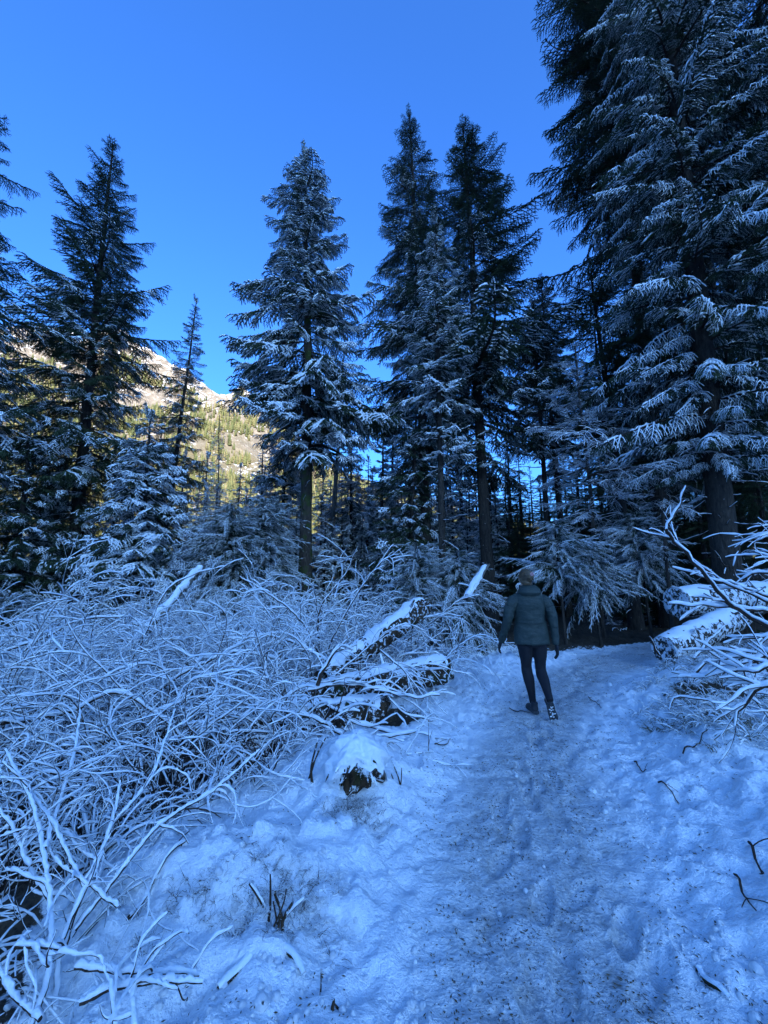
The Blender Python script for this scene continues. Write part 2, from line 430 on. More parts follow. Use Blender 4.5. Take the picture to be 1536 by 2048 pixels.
e1 = np.array([SD.x, SD.y]) / math.hypot(SD.x, SD.y); e2 = np.array([-e1[1], e1[0]])  # unseen ridge, set across the sun direction to block it
ra, rb = np.meshgrid(np.linspace(170, 950, 60), np.linspace(-1300, 720, 120))
crest = 148 + 12 * fbm(rb * .01, rb * 0 + 3, 2, 3)
rh = crest * np.clip(1 - np.abs(ra - 480) / np.where(ra < 480, 310, 470), 0, 1) ** 0.85 * sstep(720, 560, rb) * (1 + .12 * fbm(ra * .01, rb * .01, 6, 4)) - 2
rx = ra * e1[0] + rb * e2[0]; ry = ra * e1[1] + rb * e2[1]
mb = MB(); mb.add(np.stack([rx, ry, rh], -1).reshape(-1, 3), grid_faces(rx)[:, ::-1])
tag(link('shade_ridge', mb.mesh('shade_ridge', [M_MTN])), 'wooded snowy ridge behind the viewer that keeps the low sun off the valley', kind='structure')

# ------------------------------------------------------------------ conifer boughs (shared meshes)
LIB = bpy.data.collections.new('bough_library')      # not linked to the scene: only a source of meshes
def needle_strip(mb, p, r, rng, step=0.035, mi=0):
    p = resample(p, step)
    if len(p) < 3: return
    t, u, v = frames(p)
    n = len(p); R = np.interp(np.arange(n), [0, n * 0.6, n - 1], [r, r, r * 0.55])
    for k in range(4):
        a = rng.random(n) * 0.9 + k * math.pi / 2
        o = np.cos(a)[:, None] * u + np.sin(a)[:, None] * v * 0.75
        tip = p + o * R[:, None] * (0.75 + 0.6 * rng.random((n, 1))) + t * (R * 0.9)[:, None]
        w = np.cross(o, t) * (R * 0.30)[:, None] + t * step * 0.35
        b0 = p - w; b1 = p + w
        vv = np.stack([b0, b1, tip], 1).reshape(-1, 3)
        mb.add(vv, np.arange(3 * n).reshape(-1, 3), mi)
    q = p[::2] if n > 5 else p
    tube(mb, q, np.interp(np.arange(len(q)), [0, len(q) - 1], [r * 0.36, r * 0.12]), 3, mi, capend=False)

def make_bough(idx, seed, L, droop, tip, hang, r_needle=0.028, bare=False, cut=0.0, dexp=1.6, spread=0.40, dens=0.085, step=0.035, snow=1.0, tert=True):
    rng = np.random.default_rng(seed)
    fo, sn_h, sn_l = MB(), MB(), MB()
    N = 14; s = np.linspace(0, 1, N)
    main = np.stack([L * s * (1 - 0.08 * s), 0.05 * L * np.sin(s * 5 + rng.random() * 6) * s, L * (-droop * s ** dexp + tip * s ** 3)], 1)
    tube(fo, main, np.interp(s, [0, 1], [0.012 + 0.009 * L, 0.004]), 4, 1)
    paths = [(main, 1.0)]
    if not bare: needle_strip(fo, main[4:], r_needle, rng, step)
    ns = int(L / dens)
    for k in range(ns):
        q = 0.10 + 0.90 * (k + rng.random() * 0.6) / ns
        if q > 1: continue
        base = np.array([np.interp(q, s, main[:, c]) for c in range(3)])
        side = 1 if k % 2 else -1
        l2 = L * spread * (min(1, q * 3.2) ** 0.8) * (1 - q) ** 0.62 * (0.6 + 0.55 * rng.random()) + 0.10
        ang = math.radians((52 + 14 * (rng.random() - 0.5)) if not bare else rng.uniform(18, 80)) * side
        d = np.array([math.cos(ang), math.sin(ang), -0.1 + 0.25 * (rng.random() - 0.5)])
        m = max(4, int(l2 / 0.07)); pts = [base]
        for z in range(m):
            d = d + np.array([0.05, 0, -hang * 0.9 / m * 2.2]) + rng.normal(size=3) * (0.05 if not bare else 0.16); d /= np.linalg.norm(d)
            pts.append(pts[-1] + d * l2 / m)
        pts = np.array(pts); paths.append((pts, 0.9))
        if bare: tube(fo, pts, np.linspace(0.006, 0.003, len(pts)), 3, 1, capend=False)
        else: needle_strip(fo, pts, r_needle, rng, step)
        if not tert: continue
        nt = int(l2 / (0.075 if not bare else 0.06))
        for z in range(nt):
            w = 0.18 + 0.8 * (z + rng.random() * 0.5) / max(nt, 1)
            if w > 0.97 or (bare and rng.random() < .45): continue
            bb = np.array([np.interp(w * m, np.arange(m + 1), pts[:, c]) for c in range(3)])
            dd = pts[min(m, int(w * m) + 1)] - pts[int(w * m)]; dd /= np.linalg.norm(dd) + 1e-9
            sv = np.cross(dd, [0, 0, 1]); sv /= np.linalg.norm(sv) + 1e-9
            d3 = dd * 0.7 + sv * (0.75 if z % 2 else -0.75) + np.array([0, 0, -hang * 0.7 * rng.random()])
            d3 /= np.linalg.norm(d3)
            l3 = (0.10 + 0.34 * l2 * (1 - w)) * (0.6 + 0.6 * rng.random())
            mid = bb + d3 * l3 * 0.5; end = mid + (d3 + np.array([0, 0, -hang * 0.55])) * l3 * 0.5
            pp = np.array([bb, mid, end]); paths.append((pp, 0.75))
            if bare: tube(fo, pp, [0.004, 0.003, 0.002], 3, 1, capend=False)
            else: needle_strip(fo, pp, r_needle * 0.9, rng, step)
    for pp, w in paths:
        if bare:
            snow_tube(sn_h, resample(pp, 0.09), 0.004, 0.012, 3, 0, rng, 0.1); continue
        q = resample(pp, 0.06)
        nz = vnoise(q[:, 0] * 4 + idx * 9, q[:, 1] * 4, 3)
        for mbx, th, cut0 in ((sn_h, 0.052, 0.36), (sn_l, 0.032, 0.56)):
            keep = nz + 0.22 * (rng.random(len(q)) - 0.5) > cut0 + cut
            st = None
            for z in range(len(q) + 1):
                if z < len(q) and keep[z]:
                    if st is None: st = z
                elif st is not None:
                    if z - st >= 2: snow_tube(mbx, q[st:z], r_needle * 0.42 * w, th * w * snow, 4, 0, rng, 0.08, 0.45)
                    st = None
    res = []
    for nm, mbx, mats in (('fol', fo, [M_NEEDLE, M_TWIG]), ('snh', sn_h, [M_SNOW]), ('snl', sn_l if not bare else sn_h, [M_SNOW])):
        res.append(bpy.data.objects.new('%s_%02d' % (nm, idx), mbx.mesh('bough_' + nm, mats, nm != 'fol')))
    return res
SPECS = [  # L, droop, tip, hang
    dict(L=2.6, droop=0.30, tip=0.22, hang=0.45), dict(L=2.4, droop=0.42, tip=0.25, hang=0.6), dict(L=2.5, droop=0.20, tip=0.20, hang=0.5),
    dict(L=1.4, droop=0.22, tip=0.22, hang=0.35), dict(L=1.3, droop=0.30, tip=0.20, hang=0.45), dict(L=1.4, droop=0.12, tip=0.15, hang=0.3),
    dict(L=0.65, droop=0.10, tip=0.12, hang=0.15, dens=0.07), dict(L=0.6, droop=0.0, tip=0.0, hang=0.1, dens=0.07),
    dict(L=2.6, droop=0.10, tip=0.05, hang=0.25, bare=True, dens=0.11, spread=.5), dict(L=2.3, droop=0.25, tip=0.1, hang=0.4, bare=True, dens=0.14, spread=.5),
    dict(L=2.8, droop=0.75, tip=0.18, hang=1.3, spread=0.30, step=0.03), dict(L=3.0, droop=0.60, tip=0.10, hang=1.5, spread=0.27, step=0.03),
    dict(L=1.1, droop=1.25, tip=0.0, dexp=2.3, hang=1.9, dens=0.042, r_needle=0.016, step=0.022, spread=0.30, snow=0.85, cut=-.14), dict(L=0.9, droop=1.45, tip=0.0, dexp=2.1, hang=2.1, dens=0.042, r_needle=0.016, step=0.022, spread=0.32, snow=0.85, cut=-.14)]
BCOL = {}
for k in ('fol', 'snh', 'snl'):
    BCOL[k] = bpy.data.collections.new('bough_' + k); LIB.children.link(BCOL[k])
for idx, sp in enumerate(SPECS):
    for o, k in zip(make_bough(idx, 100 + idx, **sp), ('fol', 'snh', 'snl')): BCOL[k].objects.link(o)
BLEN = [sp['L'] for sp in SPECS]

def scatter_group(name, coll):
    ng = bpy.data.node_groups.new(name, 'GeometryNodeTree')
    ng.interface.new_socket('Geometry', in_out='INPUT', socket_type='NodeSocketGeometry')
    ng.interface.new_socket('Geometry', in_out='OUTPUT', socket_type='NodeSocketGeometry')
    N, Lk = ng.nodes, ng.links
    gi, go = N.new('NodeGroupInput'), N.new('NodeGroupOutput')
    ip = N.new('GeometryNodeInstanceOnPoints'); ci = N.new('GeometryNodeCollectionInfo')
    ci.inputs['Collection'].default_value = coll; ci.inputs['Separate Children'].default_value = True; ci.inputs['Reset Children'].default_value = True
    ip.inputs['Pick Instance'].default_value = True
    def attr(nm, ty):
        a = N.new('GeometryNodeInputNamedAttribute'); a.data_type = ty; a.inputs['Name'].default_value = nm; return a.outputs['Attribute']
    e = N.new('FunctionNodeEulerToRotation')
    Lk.new(gi.outputs[0], ip.inputs['Points']); Lk.new(ci.outputs[0], ip.inputs['Instance'])
    Lk.new(attr('pick', 'INT'), ip.inputs['Instance Index'])
    Lk.new(attr('turn', 'FLOAT_VECTOR'), e.inputs[0]); Lk.new(e.outputs[0], ip.inputs['Rotation'])
    Lk.new(attr('size', 'FLOAT_VECTOR'), ip.inputs['Scale']); Lk.new(ip.outputs[0], go.inputs[0])
    return ng
NG = {k: scatter_group('boughs_' + k, BCOL[k]) for k in BCOL}
def scatter_mesh(name, pos, rot, pick, size):
    me = bpy.data.meshes.new(name); me.vertices.add(len(pos))
    me.vertices.foreach_set('co', np.asarray(pos, np.float32).ravel())
    a = me.attributes.new('turn', 'FLOAT_VECTOR', 'POINT'); a.data.foreach_set('vector', np.asarray(rot, np.float32).ravel())
    a = me.attributes.new('pick', 'INT', 'POINT'); a.data.foreach_set('value', np.asarray(pick, np.int32))
    size = np.asarray(size, np.float32)
    if size.ndim == 1: size = np.repeat(size[:, None], 3, 1)
    a = me.attributes.new('size', 'FLOAT_VECTOR', 'POINT'); a.data.foreach_set('vector', size.ravel())
    return me
def scatter_obj(name, me, ng, parent, label=None):
    o = link(name, me, parent); md = o.modifiers.new('scatter', 'NODES'); md.node_group = ng
    o['kind'] = 'stuff'
    if label: o['label'] = label
    return o

# ------------------------------------------------------------------ trees
def trunk_mesh(path, r0, r1, mat, rng, n=14, flare=0.35, rough=0.07):
    k = len(path); s = np.linspace(0, 1, k)
    r = r1 + (r0 - r1) * (1 - s) ** 0.85 + r0 * flare * np.exp(-s * 26)
    mb = MB(); tube(mb, path, r, n, 0, rough, rng); return mb.mesh('trunk', [mat])
def tree(name, label, cat, base, top, crown0=0.2, R=2.5, style='spruce', r0=None, seed=0, per=6, gap=0.42, snow='h', mat=None, extra=(), group=None, limbs=0,
         low=0.5, power=0.8, up=0.32, dead=14, asym=None, bend=0.0, snowcut=0.0):
    """base, top: world points. The crown is boughs set in loose whorls along the stem."""
    rng = np.random.default_rng(1000 + seed)
    base, top = Vector(base), Vector(top)
    root = thing(name, label, cat, base, group)
    ax = np.array(top - base); Ht = ax[2]; r0 = r0 or Ht * 0.0135
    K = 26; s = np.linspace(0, 1, K)
    path = s[:, None] * ax[None, :]
    path[:, 0] += bend * np.sin(s * math.pi) + 0.01 * Ht * (fbm(s * 3, s * 0 + seed, seed, 2)) * s
    path[0, 2] -= 0.3
    tm = link('trunk', trunk_mesh(path, r0, 0.02, mat or M_BARK, rng), root)
    pos, rot, pick, size = [], [], [], []
    z = crown0 * Ht
    az0 = rng.random() * 6.28
    while z < Ht * 0.985:
        h = (z / Ht - crown0) / (1 - crown0)                       # 0 at the lowest whorl, 1 at the tip
        prof = max(0.0, 1 - h) ** power * min(1.0, low + (1 - low) * h / 0.22)
        c = np.array([np.interp(z / Ht, s, path[:, q]) for q in range(3)])
        n = max(3, int(round(per * (0.65 + 0.35 * prof) + rng.random())))
        az0 += 0.9 + rng.random(); wf = 0.72 + 0.46 * rng.random()
        drop = 0.10 + (0.40 * max(0, 1 - h / 0.30) if style in ('spruce', 'hemlock') and crown0 > 0.2 else 0)
        for q in range(n):
            az = az0 + q * 6.283 / n + rng.normal() * 0.22
            l = R * prof * (0.62 + 0.5 * rng.random()) * (1.35 if rng.random() < 0.12 else 1) * (wf if style != 'sapling' else 1)
            if asym: l *= 1 + asym[1] * math.cos(az - asym[0])
            if style == 'sapling': l *= rng.uniform(.45, 1.05)
            l = max(l, 0.32 + 0.02 * Ht * (1 - h))
            if rng.random() < drop: continue
            if style == 'spruce':
                pitch = (-0.30 + (up + 0.30) * h ** 0.8) + rng.normal() * 0.10
                cand = [0, 1, 2] if l > 1.55 else ([3, 4, 5] if l > 0.75 else [6, 7])
            elif style == 'curtain':
                pitch = 0.10 + 0.15 * h + rng.normal() * 0.12
                cand = [10, 11, 1] if l > 1.3 else [4, 3]
            elif style == 'bare':
                pitch = 0.10 + rng.normal() * 0.35; cand = [8, 9]
            elif style == 'sapling':
                pitch = 0.62 + 0.2 * h + rng.normal() * 0.36; cand = [12, 13]
            else:                                                    # hemlock: level sprays with drooping ends
                pitch = -0.16 + 0.22 * h + rng.normal() * 0.10; cand = [0, 1, 1] if l > 1.5 else ([3, 4] if l > 0.6 else [6, 4])
            k = cand[rng.integers(len(cand))]
            pos.append(c + np.array([0, 0, rng.normal() * gap * 0.22])); rot.append((rng.normal() * (0.18 if style != 'sapling' else .45), -pitch, az)); pick.append(k)
            sc = l / BLEN[k]; size.append((sc, sc * (0.85 + 0.3 * rng.random()), sc))
        z += gap * (0.55 + 0.45 * prof) * (0.75 + 0.5 * rng.random())
    if style in ('spruce', 'hemlock', 'curtain'):
        for q in range(3):
            pos.append(path[-1] - np.array([0, 0, 0.5 - 0.1 * q])); rot.append((0, -1.45 + 0.12 * q, q * 2.1)); pick.append(7); size.append((1.0, .6, .6))
    for (h, az, l, pitch, k) in extra:
        c = np.array([np.interp(h, s, path[:, q]) for q in range(3)])
        pos.append(c); rot.append((0, -pitch, az)); pick.append(k); size.append((l / BLEN[k],) * 3)
    me = scatter_mesh('crown', pos, rot, pick, size)
    scatter_obj('crown', me, NG['fol'], root)
    if snow:
        m2 = me
        if snowcut:                                                   # the highest boughs carry little snow
            P_ = np.array(pos); keep = P_[:, 2] < Ht * snowcut + rng.normal(size=len(P_)) * Ht * 0.12
            m2 = scatter_mesh('snow', P_[keep], np.array(rot)[keep], np.array(pick)[keep], np.array(size)[keep])
        scatter_obj('snow', m2, NG['snh' if snow == 'h' else 'snl'], root)
    # dead twigs on the bare part of the stem
    if dead:
        mb = MB(); ms = MB()
        for q in range(dead):
            hh = rng.uniform(0.04, max(0.1, crown0 * 1.6)); c = np.array([np.interp(hh, s, path[:, w]) for w in range(3)])
            az = rng.random() * 6.28; l = rng.uniform(0.3, 1.5); d = np.array([math.cos(az), math.sin(az), rng.uniform(-.35, .1)]); pts = [c]
            for w in range(6): d = d + rng.normal(size=3) * 0.16; d /= np.linalg.norm(d); pts.append(pts[-1] + d * l / 6)
            pts = np.array(pts); tube(mb, pts, np.linspace(0.014 + 0.008 * l, 0.004, 7), 4)
            for w in range(2, 6):
                dd = d * .6 + rng.normal(size=3) * 0.5; dd /= np.linalg.norm(dd); e = pts[w] + dd * l * 0.3
                tube(mb, np.array([pts[w], (pts[w] + e) / 2 + rng.normal(size=3) * .02, e]), [0.006, 0.005, 0.003], 3, capend=False)
            snow_tube(ms, resample(pts, .08), 0.008, 0.018, 4, 0, rng, 0.3)
        d_ = link('dead_branches', mb.mesh('dead_branches', [M_TWIG]), root); d_['kind'] = 'stuff'
        link('snow', ms.mesh('snow', [M_SNOW]), d_)
    # stout mossy limbs, each its own part
    for q in range(limbs):
        hh = rng.uniform(0.28, 0.62); c = np.array([np.interp(hh, s, path[:, w]) for w in range(3)])
        az = q * 2.4 + rng.random(); l = rng.uniform(0.8, 1.9); d = np.array([math.cos(az), math.sin(az) * .7, 0.25]); pts = [c]
        for w in range(9): d = d + np.array([0, 0, -0.12]) + rng.normal(size=3) * 0.10; d /= np.linalg.norm(d); pts.append(pts[-1] + d * l / 9)
        mb = MB(); tube(mb, np.array(pts), np.linspace(0.085, 0.025, 10), 8, 0, 0.25, rng)
        b = link('branch', mb.mesh('branch', [M_BARKMOSS]), root)
        ms = MB(); snow_tube(ms, resample(pts, .08), 0.05, 0.03, 6, 0, rng, 0.25); link('snow', ms.mesh('snow', [M_SNOW]), b)
    return root
def tr(name, label, bx, by_Y, tx, ty, **kw):
    """base under picture column bx at distance by_Y, tip at tx, ty"""
    base = P(bx, 1150, by_Y); base.z = hz(base.x, base.y)
    if kw.get('style') not in ('sapling', 'bare', 'curtain') and 'R' in kw: kw['R'] *= 1.12; kw['power'] = kw.get('power', .8) * .86
    return tree(name, label, kw.pop('cat', 'tree'), base, P(tx, ty, by_Y), **kw)
PI = math.pi
tr('spruce_tree', 'tall dark spruce cut off by the left edge of the picture', -120, 12, -20, 150, crown0=0.10, R=3.1, seed=1, snow='l', snowcut=0.55, gap=.6, per=5)
tr('spruce_tree', 'tall pointed spruce second from the left, its dark trunk bare between open boughs', 148, 15.5, 222, 288, crown0=0.16, R=3.7, seed=2, snow='l', snowcut=0.62, power=0.72, r0=0.27, gap=0.50, per=6, dead=26, up=0.5)
tr('spruce_tree', 'slender young spruce standing alone against the sky left of centre', 320, 24, 392, 598, crown0=0.25, R=3.0, seed=3, snow='l', power=1.0, gap=0.6, r0=0.2, dead=6, up=.2)
tr('spruce_tree', 'mid-sized spruce with heavily snowed layered boughs left of the tilted log', 285, 11.5, 302, 825, crown0=0.04, R=2.3, style='hemlock', seed=4, gap=0.32, per=7, power=0.7, dead=0)
tr('spruce_tree', 'big central spruce with mossy trunk and snowy drooping boughs', 612, 14, 607, 300, crown0=0.32, R=3.6, style='hemlock', seed=5, snow='h', power=0.66, r0=0.26, mat=M_BARKMOSS, limbs=14, gap=0.50, per=6,
   low=0.75, dead=30, extra=[(0.67, PI, 3.3, 0.05, 2), (0.665, PI + .2, 3.0, 0.0, 1), (0.47, PI, 3.4, 0.25, 2), (0.5, 0.1, 3.2, -0.2, 1), (0.45, 0.2, 3.3, -0.1, 11)], bend=0.12)
tr('spruce_tree', 'tall spruce with a narrow leaning tip, left of the twin tops', 858, 16, 822, 225, crown0=0.22, R=3.8, seed=6, snow='l', snowcut=0.7, power=0.85, r0=0.24, gap=0.46, dead=40, up=0.2)
tr('spruce_tree', 'tall spruce with a straight bare lower trunk and forked top, right of the leaning tip', 978, 14.5, 925, 248, crown0=0.28, R=3.5, seed=7, snow='l', snowcut=0.6, power=0.7, r0=0.25, gap=0.46, dead=46, asym=(0.0, .25), up=0.6,
   extra=[(0.72, 0.0, 2.9, 0.35, 2), (0.62, 0.1, 3.6, 0.30, 0), (0.80, 0.0, 2.2, 0.55, 5), (.55, .2, 3.2, .1, 2)])
tr('spruce_tree', 'slim spruce with snow-dusted pale trunk between the two tall dark spruces', 885, 12.5, 868, 430, crown0=0.38, R=1.6, style='hemlock', seed=8, snow='h', power=0.6, r0=0.13, mat=M_BARK, gap=0.42, dead=24)
tr('spruce_tree', 'thin spruce with open crown right of the tall pair, lower tip', 1130, 17, 1082, 562, crown0=0.38, R=2.2, seed=9, snow='l', power=0.6, r0=0.15, dead=34)
tr('spruce_tree', 'thin bare-stemmed spruce just left of the open-crowned one', 1098, 15.5, 1066, 600, crown0=0.5, R=1.8, seed=10, snow='l', power=0.6, r0=0.13, dead=30)
tr('spruce_tree', 'dark spruce behind the drooping young hemlocks', 1262, 13, 1180, 540, crown0=0.42, R=3.0, seed=11, snow='l', snowcut=0.5, power=0.6, r0=0.2, dead=40)
# the two big ones on the right, close
tr('spruce_tree', 'huge thick-trunked spruce on the right with long snow-ridged hanging boughs', 1452, 9.5, 1290, -380, crown0=0.15, R=3.4, style='curtain', seed=12, snow='h', power=0.32, r0=0.30, gap=0.52, per=6, low=.8, dead=50, limbs=6)
tr('spruce_tree', 'towering dark spruce behind the huge one, its boughs reaching left into the sky', 1330, 14, 1190, -320, crown0=0.36, R=4.0, seed=13, snow='l', snowcut=0.35, power=0.5, r0=0.3, gap=0.5, per=7, dead=20)
tr('spruce_tree', 'near dark spruce filling the right edge of the picture', 1700, 8.5, 1560, -380, crown0=0.22, R=3.4, style='curtain', seed=14, snow='l', power=0.32, r0=0.33, gap=0.5, per=6, dead=20)
tr('dead_tree_trunk', 'bare grey dead trunk without branches just right of the big central spruce', 655, 19, 688, 690, cat='dead tree', crown0=2, seed=15, snow=None, style='none', mat=M_DEADWOOD, r0=0.17, dead=0)
tr('spruce_tree', 'dense snowy spruce right behind the central trunk', 560, 18, 575, 800, crown0=0.05, R=2.6, style='hemlock', seed=16, gap=0.42, power=.8, dead=0)
tr('spruce_tree', 'snowy spruce between the grey dead trunk and the tall pair', 705, 20, 700, 850, crown0=0.05, R=2.3, style='hemlock', seed=17, gap=0.42, dead=0)
tr('spruce_tree', 'wide bushy spruce at the foot of the tall pair', 812, 13.5, 835, 800, crown0=0.06, R=2.1, style='hemlock', seed=18, snow='l', gap=0.4, dead=10)
tr('spruce_tree', 'low spreading spruce at the left edge under the tall ones', 40, 13, 60, 850, crown0=0.05, R=2.2, style='hemlock', seed=19, snow='l', gap=0.42, dead=8)
tr('bare_tree', 'leafless tree with fine frosted twigs between the dark trunks on the right', 1195, 11, 1150, 690, crown0=0.35, R=2.4, style='bare', seed=20, power=0.4, r0=0.06, gap=0.6, per=4, dead=0)
tr('bare_tree', 'second leafless tree with drooping frosted twigs, close to the huge trunk', 1330, 10, 1300, 720, crown0=0.30, R=2.2, style='bare', seed=22, power=0.3, r0=0.05, gap=0.75, per=3, dead=0)
tr('bare_tree', 'pale leafless treetop in front of the sunlit mountain', 432, 22, 440, 830, crown0=0.35, R=1.6, style='bare', seed=21, power=0.6, r0=0.06, gap=0.55, per=5, dead=0)
# drooping young hemlocks beside the path
def sap(label, px, Y, tx, ty, R, seed, **kw):
    return tr('young_hemlock', label, px, Y, tx, ty, cat='young tree', R=R, style='sapling', seed=seed, gap=0.12, per=17, power=0.38, crown0=kw.pop('crown0', .12), low=0.9, dead=0, r0=0.035, **kw)
sap('domed young hemlock with snow-loaded drooping sprays, right behind the walker', 1122, 9.7, 1108, 1046, 0.82, 30, crown0=.50)
sap('wider young hemlock drooping over the dark hollow beside the path bend', 1190, 9.9, 1172, 1085, 0.9, 31, crown0=.48)
sap('young hemlock with a pointed top left of the broken logs', 1290, 10.8, 1268, 1030, 0.95, 32, crown0=.46)
sap('small young hemlock with nodding tip above the fallen log', 842, 9.0, 830, 1092, 0.8, 33)
sap('bushy young hemlock between the nodding one and the walker', 915, 9.2, 915, 1105, 0.95, 34)
sap('small snowy hemlock at the left edge above the brush', 10, 8.0, 22, 1185, 0.9, 35)
sap('young hemlock near the left foot of the layered spruce', 470, 12.0, 462, 1010, 1.4, 36)
sap('slim snowy hemlock just left of the central trunk', 528, 12.5, 530, 1000, 1.3, 37)

# background forest: variants once, then copies
rngb = np.random.default_rng(5)
protos = []
for k in range(6):
    hgt = [13, 16, 19, 10, 22, 14][k]
    r = tree('background_spruce', 'snow-dusted spruce in the dense forest behind the tall front trees', 'tree', (0, 0, 0), (0.2, 0.1, hgt), crown0=[.06, .1, .2, .04, .25, .05][k], R=[2.6, 3.0, 3.0, 2.3, 3.2, 2.8][k],
             style='hemlock' if k % 2 else 'spruce', seed=50 + k, snow='l' if k in (2,) else 'h', gap=0.6, per=6, dead=12, group='spruces of the forest behind')
    protos.append(r)
spots = []
def bgtree(px, Y, ty, kind=None):
    b = P(px, 1150, Y); hh = P(px, ty, Y).z
    k = kind if kind is not None else int(rngb.integers(6))
    spots.append((b.x, b.y, hh, k))
for px, Y, ty in [(-60, 20, 700), (60, 21, 900), (110, 26, 930), (215, 20, 960), (255, 27, 940), (350, 19, 985), (395, 24, 980), (450, 19, 1000), (430, 30, 960), (490, 25, 970), (520, 30, 940),
                  (560, 27, 930), (600, 24, 900), (640, 32, 905), (655, 23, 960), (690, 29, 900), (720, 24, 930), (745, 34, 950), (760, 19, 830), (790, 24, 800), (840, 22, 860), (930, 27, 880),
                  (960, 33, 900), (1000, 25, 930), (1050, 28, 900), (1075, 36, 930), (1160, 30, 930), (1200, 22, 940), (1240, 18, 620), (1290, 24, 700), (1340, 19, 420), (1390, 24, 470),
                  (1430, 16, 350), (1480, 20, 300), (1530, 15, 200), (1580, 18, 120), (1400, 30, 640), (1500, 28, 520), (1140, 38, 900), (-150, 16, 480), (1100, 24, 980), (380, 34, 970), (310, 30, 960), (30, 30, 930),
                  (170, 33, 950), (880, 36, 860), (1330, 32, 700), (1250, 34, 760), (1640, 14, 0), (1190, 17, 950), (1310, 15, 900), (1420, 13, 860), (1540, 12, 800), (300, 16, 1000), (400, 15, 1020), (650, 16, 1010), (760, 15, 1020), (500, 17, 1000), (1040, 15, 1010),
                  (0, 16, 960), (100, 18, 900),
                  (715, 28, 985), (775, 30, 975), (815, 26, 990), (850, 31, 965), (895, 29, 985), (935, 24, 1000), (985, 30, 975), (1015, 23, 1000), (1065, 26, 985), (1095, 31, 970), (1130, 22, 1000),
                  (1175, 27, 985), (1215, 25, 960), (1260, 22, 930), (1300, 20, 900), (1350, 24, 880), (1450, 22, 820), (690, 22, 1005), (590, 21, 1000), (545, 22, 1010), (1090, 15, 1035), (1240, 14, 990)]:
    bgtree(px, Y, ty)
for q in range(26):
    px_ = 372 + 27 * q + rngb.normal() * 9
    if abs(px_ - 612) > 18: bgtree(px_, rngb.uniform(14.5, 20), rngb.uniform(955, 1045) - (35 if q % 4 == 0 else 0), int((0, 3, 5)[q % 3]))
for q in range(30):
    px_ = 735 + 20 * q + rngb.normal() * 8
    bgtree(px_, rngb.uniform(17, 27), rngb.uniform(900, 990) - (70 if q % 5 == 0 else 0), int((1, 3, 5, 0)[q % 4]))
for px_, Y_, ty_ in ((20, 22, 800), (95, 24, 835), (130, 20, 880), (250, 22, 850), (300, 26, 830), (345, 23, 900), (400, 28, 905), (470, 24, 925), (520, 23, 890)): bgtree(px_, Y_, ty_, int((0, 3, 5)[int(px_) % 3]))
bgs = []
for n_, (x, y, hh, k) in enumerate(spots):
    src = protos[k]; srch = [13, 16, 19, 10, 22, 14][k]
    sc = hh / srch
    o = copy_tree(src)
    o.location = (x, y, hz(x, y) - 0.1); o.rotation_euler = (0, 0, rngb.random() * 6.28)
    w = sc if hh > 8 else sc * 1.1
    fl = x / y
    if fl > .30 or (fl < -.55 and n_ % 2 == 0):                        # snow taken off to darken these, imitating the shade of taller trees
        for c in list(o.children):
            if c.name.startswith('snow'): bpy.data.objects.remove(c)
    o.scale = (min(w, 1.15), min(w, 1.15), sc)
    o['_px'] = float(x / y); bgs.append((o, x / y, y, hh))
regs = [(-.8, 'at the far left'), (-.55, 'behind the tall left spruce'), (-.32, 'between the layered spruce and the central trunk'), (-.05, 'around the central trunk'),
        (.22, 'behind the tall pair'), (.48, 'behind the thin spruces right of the pair'), (.8, 'behind the huge right trunk'), (9, 'at the right edge')]
ords = ['tallest', 'second tallest', 'third tallest', 'fourth tallest', 'fifth tallest', 'sixth tallest', 'seventh tallest', 'eighth tallest', 'ninth tallest', 'tenth tallest'] + ['%s tallest' % w for w in ('eleventh', 'twelfth', 'thirteenth', 'fourteenth', 'fifteenth', 'sixteenth', 'seventeenth', 'eighteenth', 'nineteenth')] + ['lowest'] * 30
lo_ = -9
for hi_, nm in regs:
    g = sorted([b for b in bgs if lo_ <= b[1] < hi_], key=lambda b: -b[3] / b[2]); lo_ = hi_
    for q, b in enumerate(g):
        b[0]['label'] = '%s of the background spruces %s' % (ords[q], nm); del b[0]['_px']
for r in protos:
    for c in list(r.children):
        for g in list(c.children): bpy.data.objects.remove(g)
        bpy.data.objects.remove(c)
    bpy.data.objects.remove(r)

# far forest on the mountain: simple small conifers, too many to count
def mat_far():
    m, n, l, b = new_mat('far_conifers'); oi = n.new('ShaderNodeObjectInfo')
    l.new(ramp(n, l, oi.outputs['Random'], [(0.0, (0.06, 0.075, 0.025)), (0.6, (0.12, 0.125, 0.04)), (1.0, (0.2, 0.17, 0.08))]), b.inputs['Base Color']); b.inputs['Roughness'].default_value = 0.9
    return m
M_FAR = mat_far()
FC = bpy.data.collections.new('far_tree_library')
for k in range(3):
    mb = MB(); rr = np.random.default_rng(70 + k)
    for q in range(7):
        z0 = 0.12 + q * 0.125; r = 0.20 * (1 - z0) + 0.02; a = np.arange(7) / 7 * 6.283 + rr.random()
        rim = np.stack([np.cos(a) * r * (0.7 + .6 * rr.random(7)), np.sin(a) * r * (0.7 + .6 * rr.random(7)), z0 - 0.06 * rr.random(7)], 1)
        mb.add(np.concatenate([rim, [[0, 0, z0 + 0.2]]]), np.array([[w, (w + 1) % 7, 7] for w in range(7)]))
    mb.add(np.array([[.015, 0, 0], [-.01, .012, 0], [-.01, -.012, 0], [0, 0, .5]]), np.array([[0, 1, 3], [1, 2, 3], [2, 0, 3]]))
    FC.objects.link(bpy.data.objects.new('far_%d' % k, mb.mesh('far_tree', [M_FAR], False)))
